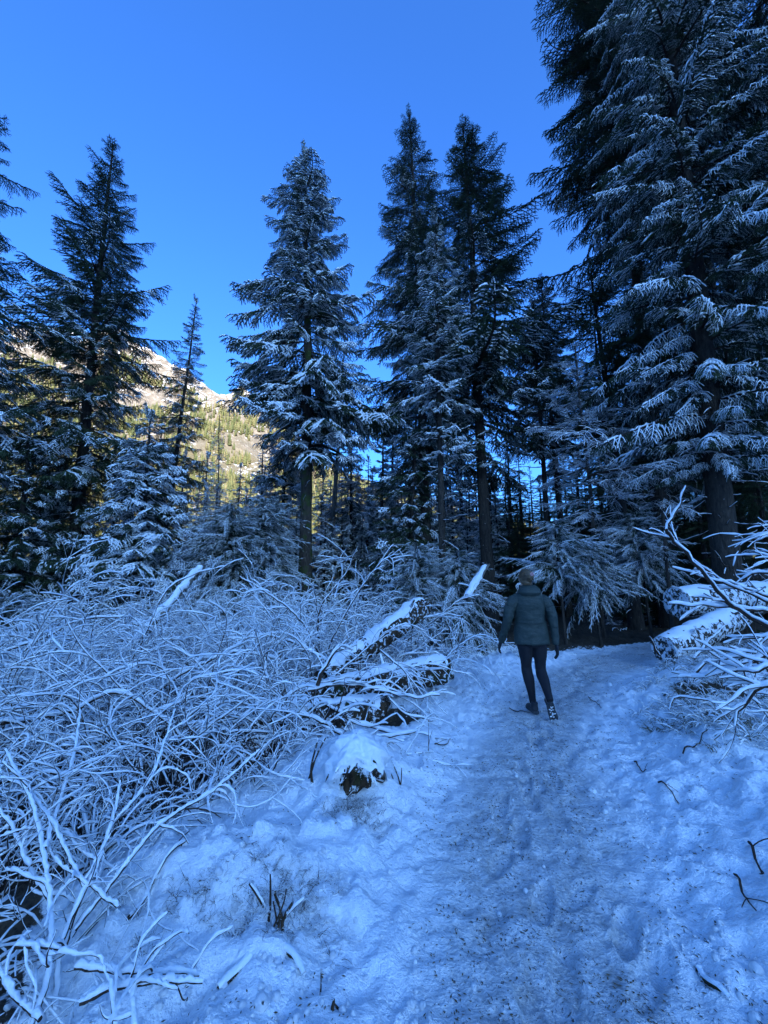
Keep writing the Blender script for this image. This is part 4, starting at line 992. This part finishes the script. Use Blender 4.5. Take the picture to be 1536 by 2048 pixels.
# frost-thick foreground shrub in the lower left corner: stems as separate branches of one shrub
def hero_shrub():
    c = G(120, 2010); c.z = hz(c.x, c.y); rng = np.random.default_rng(808)
    root = thing('foreground_shrub', 'big leafless shrub in the lower left corner with thick frosty snow on every stem', 'shrub', c)
    stems = [([(110, 2020, 1.75), (120, 1900, 1.8), (150, 1820, 1.85), (190, 1740, 1.95), (225, 1640, 2.1), (240, 1560, 2.2)], .016),
             ([(60, 2060, 1.65), (95, 1950, 1.72), (100, 1820, 1.8), (85, 1700, 1.9), (60, 1600, 2.0), (10, 1500, 2.1)], .015),
             ([(150, 1860, 1.85), (230, 1760, 1.95), (320, 1650, 2.1), (430, 1580, 2.3), (520, 1500, 2.5)], .011),
             ([(235, 1815, 1.9), (170, 1765, 1.9), (120, 1730, 1.9), (90, 1690, 1.95)], .008),
             ([(30, 1892, 1.6), (75, 1893, 1.62), (118, 1897, 1.65)], .014),
             ([(150, 1935, 1.6), (250, 1945, 1.62), (330, 1945, 1.66), (400, 1950, 1.7)], .012),
             ([(160, 2005, 1.55), (220, 1980, 1.58), (300, 1965, 1.6), (405, 1965, 1.65)], .014),
             ([(80, 2040, 1.55), (20, 1980, 1.6), (-30, 1880, 1.65), (-20, 1780, 1.75)], .012),
             ([(100, 1800, 1.85), (60, 1740, 1.9), (20, 1650, 2.0), (-30, 1600, 2.0)], .012),
             ([(170, 1780, 1.9), (130, 1700, 1.95), (95, 1630, 2.0), (30, 1560, 2.1)], .010),
             ([(225, 1650, 2.1), (300, 1560, 2.3), (330, 1480, 2.5), (350, 1420, 2.7)], .009),
             ([(230, 2060, 1.5), (225, 2000, 1.52), (220, 1960, 1.55)], .012),
             ([(90, 1700, 1.9), (120, 1600, 2.1), (150, 1500, 2.3), (160, 1420, 2.5)], .009),
             ([(270, 2060, 1.5), (265, 2010, 1.55), (262, 1965, 1.6)], .010)]
    for pts, r in stems:
        w = [P(*q) - c for q in pts]; r *= .62; p = smooth_path([tuple(q) for q in w], 0.013, 0.002, rng); rr = np.linspace(r, r * .45, len(p))
        mb, ms = MB(), MB(); tube(mb, p, rr, 8, 0, .12, rng); snow_tube(ms, p, rr, 0.0135, 9, 0, rng, .05, .5)
        for q in range(3):
            i = rng.integers(len(p) // 4, len(p) - 1); t = (p[i] - p[i - 1]); t /= np.linalg.norm(t); dd = t + rng.normal(size=3) * .6
            pp = grow(rng, p[i], dd, rng.uniform(.12, .35), .014, .15, .08); r2 = np.linspace(rr[i] * .6, r * .2, len(pp))
            tube(mb, pp, r2, 6, 0, capend=False); snow_tube(ms, pp, r2, .012, 7, 0, rng, .08, .5)
        b = link('stem', mb.mesh('stem', [M_TWIG]), root); link('snow', ms.mesh('snow', [M_SNOW]), b)
    return root
hero_shrub()

# ------------------------------------------------------------------ ground cover (stuff)
def cover(name, label, seed, n, region, size, nst=9, mat=None, snow=1.0, h=.16, **kw):
    """little tufts scattered as geometry: region(rng) gives x, y"""
    col = bpy.data.collections.new(name + '_library')
    for k in range(3):
        a, b = shrub_meshes(seed + k, h=h, nst=nst, spread=1.3, r=0.0035, sides=3, step=0.03, sag=.6, sub=2, thick=0.010, sub2=False)
        mb_ = bpy.data.meshes.new('t')
        o = bpy.data.objects.new('a%d' % (2 * k), a); a.materials[0] = mat or M_GRASS; col.objects.link(o)
        o = bpy.data.objects.new('a%d' % (2 * k + 1), b); col.objects.link(o)
    rng = np.random.default_rng(seed); pos, rot, pk, sz = [], [], [], []
    for q in range(n):
        x, y = region(rng); z = hz(x, y) if n < 10 else None; pos.append((x, y, 0)); k = rng.integers(3); a_ = rng.random() * 6.28; s_ = rng.uniform(*size)
        pk.append(2 * k); rot.append((0, 0, a_)); sz.append(s_)
        if snow and rng.random() < snow: pos.append((x, y, 0)); pk.append(2 * k + 1); rot.append((0, 0, a_)); sz.append(s_)
    pos = np.array(pos, float); pos[:, 2] = H(pos[:, 0], pos[:, 1]) - 0.01
    return scatter_obj(name, scatter_mesh(name, pos, rot, pk, sz), scatter_group(name, col), None, label)
def reg_right(rng):
    while True:
        y = rng.uniform(3.3, 8.2); x = rng.uniform(2.6, 8.5); d = float(path_dist(np.array([x]), np.array([y]))[0])
        if d > 1.0 and vnoise(np.array([x * 1.6]), np.array([y * 1.6]), 91)[0] > 0.36 - 0.06 * (y - 3.3) and x < 1.15 * y + 1: return x, y
cover('dead_grass', 'low snow-dusted dead grass and heath on the bank right of the path', 820, 1000, reg_right, (0.35, 1.05), snow=.75)
def reg_left(rng):
    while True:
        y = rng.uniform(2.2, 10.5); x = rng.uniform(-1.1 * y - .5, 1.5); d = float(path_dist(np.array([x]), np.array([y]))[0])
        lim = np.interp(y, [2.2, 3.0, 4.0, 5.0, 6.0, 7.5, 10.9], [-1.5, -1.0, -.5, 0.1, 0.6, 1.6, 1.9])
        if x < lim and d > .85: return x, y
cover('brush_undergrowth', 'fine snow-dusted stalks and grass under the brush on the left', 830, 800, reg_left, (0.8, 2.2), mat=M_TWIG, snow=.4)
_st = np.random.default_rng(4)
for q in range(46):
    x, y = reg_left(_st); 
    if y < 2.4: continue
    h_ = _st.uniform(.7, 1.35) * (0.6 + .05 * y); mb = MB(); ms = MB(); p_ = grow(_st, (0, 0, -.05), (_st.normal() * .18, _st.normal() * .1, 1), h_, .09, .08, .035)
    tube(mb, p_, np.linspace(.006, .003, len(p_)), 5, capend=False); snow_tube(ms, p_[len(p_) // 2:], .003, .010, 5, 0, _st, .3)
    for w in range(2):
        i_ = _st.integers(len(p_) // 2, len(p_) - 1); t_ = grow(_st, p_[i_], (_st.normal() * .6, _st.normal() * .4, .8), h_ * .3, .07, .2, .06); tube(mb, t_, .0028, 4, capend=False); snow_tube(ms, t_, .0028, .012, 5, 0, _st, .1)
    c_ = thing('bare_cane', 'thin dark upright cane standing among the snowy shrubs', 'cane', (x, y, hz(x, y)), 'thin upright canes in the left brush')
    link('stem', mb.mesh('stem', [M_TWIG]), c_); link('snow', ms.mesh('snow', [M_SNOW]), c_)
def reg_leaf(rng):
    t = rng.integers(3)
    cx, cy, sx, sy = ((G(430, 1875).x, G(430, 1875).y, .24, .07), (G(570, 1850).x, G(570, 1850).y + .02, .12, .09), (G(712, 1668).x, G(712, 1668).y, .09, .05))[t]
    return cx + rng.normal() * sx, cy + rng.normal() * sy
cover('leafy_undergrowth', 'dark dead leaves and stems showing through the snow of the foreground mounds', 840, 300, reg_leaf, (0.14, .36), mat=M_ROT, snow=.5)
# needles, leaf bits and twiglets lying on the snow
def litter():
    rng = np.random.default_rng(55); mb = MB(); n = 14000
    y = 1.5 + 8 * rng.random(n) ** 1.6; x = np.interp(y, PATH[:, 1], PATH[:, 0]) + rng.normal(size=n) * 0.55 * (1 + .1 * y)
    far = rng.random(n) < 0.25; x[far] += rng.normal(size=far.sum()) * 1.3
    cl = (vnoise(x * 3, y * 3, 66) * .6 + vnoise(x * 11, y * 11, 67) * .4 > 0.50); x, y = x[cl], y[cl]; n = len(x); z = H(x, y) + 0.004
    a = rng.random(n) * 6.28; l = rng.uniform(.002, .007, n) * (1 + .25 * y); w = l * rng.uniform(.15, .45, n)
    d = np.stack([np.cos(a), np.sin(a), rng.normal(size=n) * .15], 1); s = np.stack([-np.sin(a), np.cos(a), 0 * a], 1); c = np.stack([x, y, z], 1)
    V = np.stack([c - d * l[:, None], c + s * w[:, None], c + d * l[:, None], c - s * w[:, None], c + np.array([0, 0, 1]) * w[:, None] * .7], 1).reshape(-1, 3)
    o = np.arange(n)[:, None] * 5
    mb.add(V, np.concatenate([o + np.array([0, 3, 4]), o + np.array([3, 2, 4]), o + np.array([2, 1, 4]), o + np.array([1, 0, 4])]))
    tag(link('forest_litter', mb.mesh('forest_litter', [M_LITTER], False)), 'dark needles, bark crumbs and leaf bits strewn on the trodden snow', kind='stuff')
litter()
# crumbs of snow fallen from the trees onto the surface
def crumbs():
    rng = np.random.default_rng(56); col = bpy.data.collections.new('crumb_library'); 
    for k in range(3):
        n, m = 8, 5; a, e = np.meshgrid(np.arange(n) / n * 6.283, np.linspace(-1.4, 1.5, m)); r = 1 + .35 * (rng.random(a.shape) - .5)
        V = np.stack([np.cos(a) * np.cos(e) * r, np.sin(a) * np.cos(e) * r, np.sin(e) * r * .75], -1); i = np.arange(m - 1)[:, None] * n; j = np.arange(n)[None, :]
        mb = MB(); mb.add(V.reshape(-1, 3), np.stack([i + j, i + (j + 1) % n, i + n + (j + 1) % n, i + n + j], -1).reshape(-1, 4)); col.objects.link(bpy.data.objects.new('c%d' % k, mb.mesh('crumb', [M_SNOWCAP])))
    n = 2600; y = 1.5 + 7 * rng.random(n) ** 1.7; x = rng.uniform(-1.3, 1.5, n) * (y * .8 + .3) + .3
    d = path_dist(x, y); k = (d > .5) & (vnoise(x * 2.2, y * 2.2, 12) > .45) | (rng.random(n) < .15); x, y = x[k], y[k]; n = len(x)
    sz = rng.uniform(.004, .016, n) * (1 + (rng.random(n) < .05) * 1.2)
    me = scatter_mesh('snow_crumbs', np.stack([x, y, H(x, y) + sz * .2], 1), rng.random((n, 3)) * 3, rng.integers(0, 3, n), sz)
    scatter_obj('snow_crumbs', me, scatter_group('crumbs', col), None, 'small lumps of snow fallen from the trees')
crumbs()

# ------------------------------------------------------------------ the walker
def mat_cloth(name, c, rough=0.8, sc=60, b_=0.4, wr=9):
    m, n, l, b = new_mat(name); co = coords(n, l); a = noise(n, l, co, sc, 3); w = noise(n, l, coords(n, l, (1, 1, 2.2)), wr, 3)
    l.new(mixc(n, l, a, tuple(x * .75 for x in c), tuple(x * 1.2 for x in c)), b.inputs['Base Color']); b.inputs['Roughness'].default_value = rough
    bump(n, l, b, math_(n, l, 'ADD', w, math_(n, l, 'MULTIPLY', a, .1)), b_, .03); return m
M_JACKET = mat_cloth('green_jacket_cloth', (0.022, 0.036, 0.030), .7, 80, .5)
M_LEG = mat_cloth('navy_leggings_cloth', (0.008, 0.008, 0.012), .9, 200, .15)
M_SKIN = mat_cloth('skin', (0.42, 0.27, 0.2), .5, 20, .05)
M_HAIR = mat_cloth('blond_brown_hair', (0.13, 0.08, 0.04), .5, 60, .9)
M_GLOVE = mat_cloth('black_glove', (0.015, 0.015, 0.018), .8)
M_SHOE = mat_cloth('dark_shoe', (0.02, 0.022, 0.028), .6)
M_SOLE = mat_cloth('shoe_sole_rubber', (0.05, 0.055, 0.06), .7, 25, .6)
M_PINK = mat_cloth('pink_scrunchie', (0.55, 0.28, 0.30), .8)
def blob(mb, secs, n=20):
    """closed loft: secs = (centre, half width axis vector, half depth axis vector)"""
    a = np.arange(n) / n * 6.283; V = []
    for c, u, v in secs: V.append(np.array(c)[None] + np.cos(a)[:, None] * np.array(u)[None] + np.sin(a)[:, None] * np.array(v)[None])
    k = len(secs); i = np.arange(k - 1)[:, None] * n; j = np.arange(n)[None, :]
    V = np.concatenate(V + [[secs[0][0]], [secs[-1][0]]])
    mb.add(V, np.stack([i + j, i + (j + 1) % n, i + n + (j + 1) % n, i + n + j], -1).reshape(-1, 4))
    mb.add(V, np.array([[(q + 1) % n, q, k * n] for q in range(n)] + [[(k - 1) * n + q, (k - 1) * n + (q + 1) % n, k * n + 1] for q in range(n)]))
def limb(mb, pts, rad, n=14, sq=1.0):
    p = smooth_path(pts, 0.02); r = np.interp(np.linspace(0, len(rad) - 1, len(p)), range(len(rad)), rad); tube(mb, p, r, n, squash=sq)
def fused(name, mb, mat, parent, voxel=.008, smooth=4, disp=0.0, dsize=.1):
    o = link(name, mb.mesh(name, [mat]), parent)
    r = o.modifiers.new('fuse', 'REMESH'); r.mode = 'VOXEL'; r.voxel_size = voxel; r.use_smooth_shade = True
    s = o.modifiers.new('soften', 'SMOOTH'); s.iterations = smooth; s.factor = .5
    if disp:
        t = bpy.data.textures.new(name, 'CLOUDS'); t.noise_scale = dsize; t.noise_depth = 2
        d = o.modifiers.new('folds', 'DISPLACE'); d.texture = t; d.strength = disp; d.mid_level = .5
    return o
def ring(z, w, d, x=0, y=0, tilt=0): return ((x, y, z), (w, 0, tilt * w), (0, d, 0))
def person():
    c = G(1072, 1428); c.z = hz(c.x, c.y) + .0
    root = thing('person', 'woman seen from behind walking along the path, green jacket, dark leggings, hair in a bun', 'person', c); root.rotation_euler = (0, 0, -0.10)
    LH, RH, LE, RE, LS, RS = (-.345, .12, .79), (.272, -.06, .79), (-.272, -.02, 1.09), (.252, -.05, 1.10), (-.175, 0, 1.375), (.165, 0, 1.375)
    hipL, hipR = (-.085, 0, .86), (.085, 0, .86); kneeL, kneeR = (-.062, .06, .48), (.088, .0, .49); ankL, ankR = (-.020, .02, .09), (.095, -.24, .20)
    mb = MB()                                                            # body: one continuous surface
    blob(mb, [ring(.80, .10, .08), ring(.88, .165, .11), ring(.98, .15, .10), ring(1.08, .13, .09), ring(1.22, .15, .10), ring(1.33, .145, .09), ring(1.385, .10, .07), ring(1.44, .05, .05), ring(1.50, .048, .05, 0, .01)])
    hx, hy, hz_ = -.02, .03, 1.585
    blob(mb, [ring(hz_ - .125, .03, .035, hx, hy + .03), ring(hz_ - .10, .052, .07, hx, hy + .01), ring(hz_ - .05, .068, .088, hx, hy), ring(hz_, .074, .094, hx, hy - .004), ring(hz_ + .05, .068, .088, hx, hy - .006), ring(hz_ + .09, .045, .06, hx, hy - .006), ring(hz_ + .108, .015, .02, hx, hy - .006)])
    blob(mb, [((hx, hy + .085, hz_ + .02), (.008, 0, 0), (0, .008, 0)), ((hx, hy + .1, hz_ - .02), (.014, 0, 0), (0, .016, 0)), ((hx, hy + .085, hz_ - .03), (.012, 0, 0), (0, .008, 0))], 8)
    for s_ in (-1, 1): blob(mb, [((hx + s_ * .070, hy, hz_ - .045), (.004, 0, 0), (0, .008, 0)), ((hx + s_ * .082, hy - .005, hz_ - .01), (.006, 0, 0), (0, .018, 0)), ((hx + s_ * .078, hy - .005, hz_ + .02), (.005, 0, 0), (0, .014, 0))], 8)
    for S_, E_, H_ in ((LS, LE, LH), (RS, RE, RH)): limb(mb, [(S_[0] * .8, S_[1], S_[2] - .05), E_, H_], [.036, .038, .03, .024])
    for h_, k_, a_ in ((hipL, kneeL, ankL), (hipR, kneeR, ankR)): limb(mb, [h_, k_, a_], [.085, .06, .05, .045, .032])
    fused('body', mb, M_SKIN, root, .009)
    # jacket with sleeves and hood
    mb = MB()
    blob(mb, [ring(.795, .200, .138, .0, -.01), ring(.81, .209, .146, 0, -.01), ring(.93, .206, .145), ring(1.02, .190, .132), ring(1.08, .180, .125), ring(1.16, .186, .13), ring(1.26, .196, .135), ring(1.34, .190, .125), ring(1.39, .155, .11), ring(1.425, .09, .08), ring(1.45, .07, .075)], 26)
    jk = fused('jacket', mb, M_JACKET, root, .009, 2, .020, .10)
    for S_, E_, H_ in ((LS, LE, LH), (RS, RE, RH)):
        mb = MB(); e = np.array(H_); s0 = np.array(S_); eb = np.array(E_)
        limb(mb, [tuple(s0 + np.array([-.045 * np.sign(s0[0]), 0, -.015])), tuple((s0 + eb) / 2 + np.array([.012 * np.sign(s0[0]), 0, .005])), tuple(eb), tuple((eb * .45 + e * .55)), tuple(e * .97 + eb * .03)], [.052, .076, .072, .066, .060, .055, .05, .046, .04])
        fused('sleeve', mb, M_JACKET, jk, .008, 2, .024, .06)
    mb = MB()
    for q in range(1): blob(mb, [((0, -.01, 1.355), (.06, 0, 0), (0, .04, 0)), ((0, -.055, 1.372), (.118, 0, 0.0), (0, .075, 0)), ((0, -.062, 1.41), (.138, 0, 0), (0, .092, 0)), ((0, -.045, 1.45), (.130, 0, 0), (0, .095, 0)), ((0, -.02, 1.485), (.105, 0, 0), (0, .085, 0)), ((0, .0, 1.50), (.075, 0, 0), (0, .062, 0))], 22)
    fused('hood', mb, M_JACKET, jk, .008, 2, .014, .06)
    mb = MB(); p = [(.192 * math.cos(t), -.01 + .139 * math.sin(t), 1.055 - .005 * math.sin(3 * t)) for t in np.linspace(0, 6.283, 40)]; tube(mb, np.array(p) * [.99, .99, 1], .005, 6)
    link('waist_seam', mb.mesh('waist_seam', [M_JACKET]), jk)
    # leggings
    mb = MB(); blob(mb, [ring(.76, .12, .10), ring(.82, .172, .128), ring(.90, .180, .13), ring(.95, .16, .115)], 22)
    for h_, k_, a_, e_ in ((hipL, kneeL, ankL, (.0, 0, .02)), (hipR, kneeR, ankR, (0, -.03, .02))):
        h2 = (np.array(h_) * .5 + np.array(k_) * .5) + np.array([.0, -.01, 0]); c2 = np.array(k_) * .62 + np.array(a_) * .38 + np.array([0.0, -.025, 0])
        limb(mb, [h_, tuple(h2), k_, tuple(c2), tuple(np.array(a_) + e_)], [.100, .096, .084, .070, .062, .066, .064, .052, .044, .040])
    fused('leggings', mb, M_LEG, root, .008, 3, .006, .06)
    # gloves: palm, four fingers and a thumb, relaxed
    for s_, H_, E_ in ((-1, LH, LE), (1, RH, RE)):
        H_, E_ = np.array(H_), np.array(E_); d = (H_ - E_); d /= np.linalg.norm(d); fw = np.array([0, 1, 0]) - d * d[1]; fw /= np.linalg.norm(fw); nn = np.cross(d, fw)
        mb = MB(); wr = H_ - d * .03; blob(mb, [(wr, fw * .028, nn * .024), (H_ + d * .01, fw * .036, nn * .019), (H_ + d * .05, fw * .043, nn * .018), (H_ + d * .09, fw * .040, nn * .015), (H_ + d * .10, fw * .03, nn * .010)], 16)
        for q, (o, l) in enumerate(((.030, .066), (.010, .075), (-.011, .070), (-.031, .054))):
            b0 = H_ + d * .08 + fw * o; inw = -nn * s_ * np.sign(np.dot(nn, [1, 0, 0]))
            limb(mb, [tuple(b0), tuple(b0 + d * l * .5 + inw * .006), tuple(b0 + d * l * .85 + inw * .022), tuple(b0 + d * l * .98 + inw * .038)], [.0105, .010, .009, .0075], 8)
        b0 = H_ + d * .02 + fw * .034; limb(mb, [tuple(b0), tuple(b0 + d * .03 + fw * .022), tuple(b0 + d * .06 + fw * .024)], [.013, .011, .009], 8)
        fused('glove', mb, M_GLOVE, root, .0035, 2)
    # hair with bun and scrunchie
    mb = MB(); blob(mb, [ring(hz_ - .085, .045, .035, hx, hy - .055), ring(hz_ - .05, .070, .075, hx, hy - .03), ring(hz_, .083, .092, hx, hy - .018), ring(hz_ + .05, .080, .094, hx, hy - .012), ring(hz_ + .09, .060, .072, hx, hy - .01), ring(hz_ + .118, .02, .025, hx, hy - .01)], 22)
    hair = fused('hair', mb, M_HAIR, root, .007, 2, .006, .02)
    mb = MB(); bc = np.array([hx + .018, hy - .125, hz_ + .035]); t = np.linspace(0, 6.283 * 2.6, 70); rr = np.interp(t, [0, 16], [.044, .010])
    tube(mb, np.stack([bc[0] + np.cos(t) * rr, bc[1] - t * .0016, bc[2] + np.sin(t) * rr], 1), .017, 8); fused('bun', mb, M_HAIR, hair, .005, 1)
    mb = MB(); t = np.linspace(0, 6.283, 30); tube(mb, np.stack([bc[0] + .022 + np.cos(t) * .017, bc[1] - .034 + 0 * t, bc[2] + .014 + np.sin(t) * .013], 1), .008, 8, rough=.2, rng=RNG); link('scrunchie', mb.mesh('scrunchie', [M_PINK]), hair)
    mb = MB()
    for q in range(46):
        a = q / 46 * 6.283; s0 = np.array([hx + math.cos(a) * .083, hy - .01 + .03 * math.sin(a * 2), hz_ + .02 + math.sin(a) * .095]); m0 = (s0 + bc) / 2 + np.array([math.cos(a) * .022, -.035, math.sin(a) * .022])
        tube(mb, smooth_path([tuple(s0), tuple(m0), tuple(bc + np.array([math.cos(a) * .02, .02, math.sin(a) * .02]))], .02), .0055 if q % 3 else .0075, 4, capend=False)
    link('strands', mb.mesh('strands', [M_HAIR]), hair)
    # shoes: left flat on the snow, right rolling off its toe with the sole towards us
    def shoe(M4, snowy):
        e = link('shoe', None, root); e.matrix_local = M4
        mb = MB(); blob(mb, [((0, -.085, .045), (.022, 0, 0), (0, 0, .02)), ((0, -.075, .055), (.034, 0, 0), (0, 0, .045)), ((0, -.03, .062), (.038, 0, 0), (0, 0, .052)), ((0, .03, .052), (.042, 0, 0), (0, 0, .038)), ((.0, .09, .04), (.047, 0, 0), (0, 0, .028)), ((.004, .14, .036), (.040, 0, 0), (0, 0, .022)), ((.004, .165, .032), (.02, 0, 0), (0, 0, .01))], 16)
        limb(mb, [(0, -.035, .06), (0, -.045, .12)], [.042, .04]); fused('upper', mb, M_SHOE, e, .006, 2)
        mb = MB(); o = [(-.033, -.08), (-.036, -.03), (-.034, .02), (-.046, .08), (-.044, .13), (-.02, .168), (.02, .172), (.045, .135), (.048, .08), (.036, .02), (.037, -.03), (.033, -.08), (0, -.105)]
        n = len(o); vv = [(x, y, 0) for x, y in o] + [(x * 1.03, y * 1.02, .028) for x, y in o] + [(0, .03, 0), (0, .03, .028)]
        mb.add(np.array(vv), np.array([[q, (q + 1) % n, n + (q + 1) % n, n + q] for q in range(n)])[:, ::-1]); mb.add(np.array(vv), np.array([[q, (q + 1) % n, 2 * n] for q in range(n)] + [[n + (q + 1) % n, n + q, 2 * n + 1] for q in range(n)]))
        sl_ = link('sole', mb.mesh('sole', [M_SOLE], False), e)
        if snowy:
            rng = np.random.default_rng(3)
            for nm, pts_, m_ in (('tread', [(x, y) for y in np.arange(-.08, .16, .024) for x in (-.018, .018)], M_SHOE), ('snow', [(rng.uniform(-.03, .03), rng.uniform(-.06, .14)) for q in range(16)], M_SNOW)):
                mb = MB()
                for x, y in pts_:
                    r_ = .009 if nm == 'tread' else rng.uniform(.005, .012); blob(mb, [((x, y, .004), (r_ * 1.3, 0, 0), (0, r_ * .8, 0)), ((x, y, -.007), (r_ * 1.1, 0, 0), (0, r_ * .6, 0))], 6)
                t_ = link(nm, mb.mesh(nm, [m_], nm == 'snow'), e)
    shoe(Matrix.Translation((-.022, .02, 0.012)) @ Matrix.Rotation(.12, 4, 'Z'), False)
    shoe(Matrix.Translation((.120, -.23, .115)) @ Matrix.Rotation(-.16, 4, 'Y') @ Matrix.Rotation(-1.18, 4, 'X') @ Matrix.Rotation(-.1, 4, 'Z'), True)
    return root
person()
print('TRIS', sum(len(m.polygons) for m in bpy.data.meshes), 'OBJ', len(bpy.data.objects))
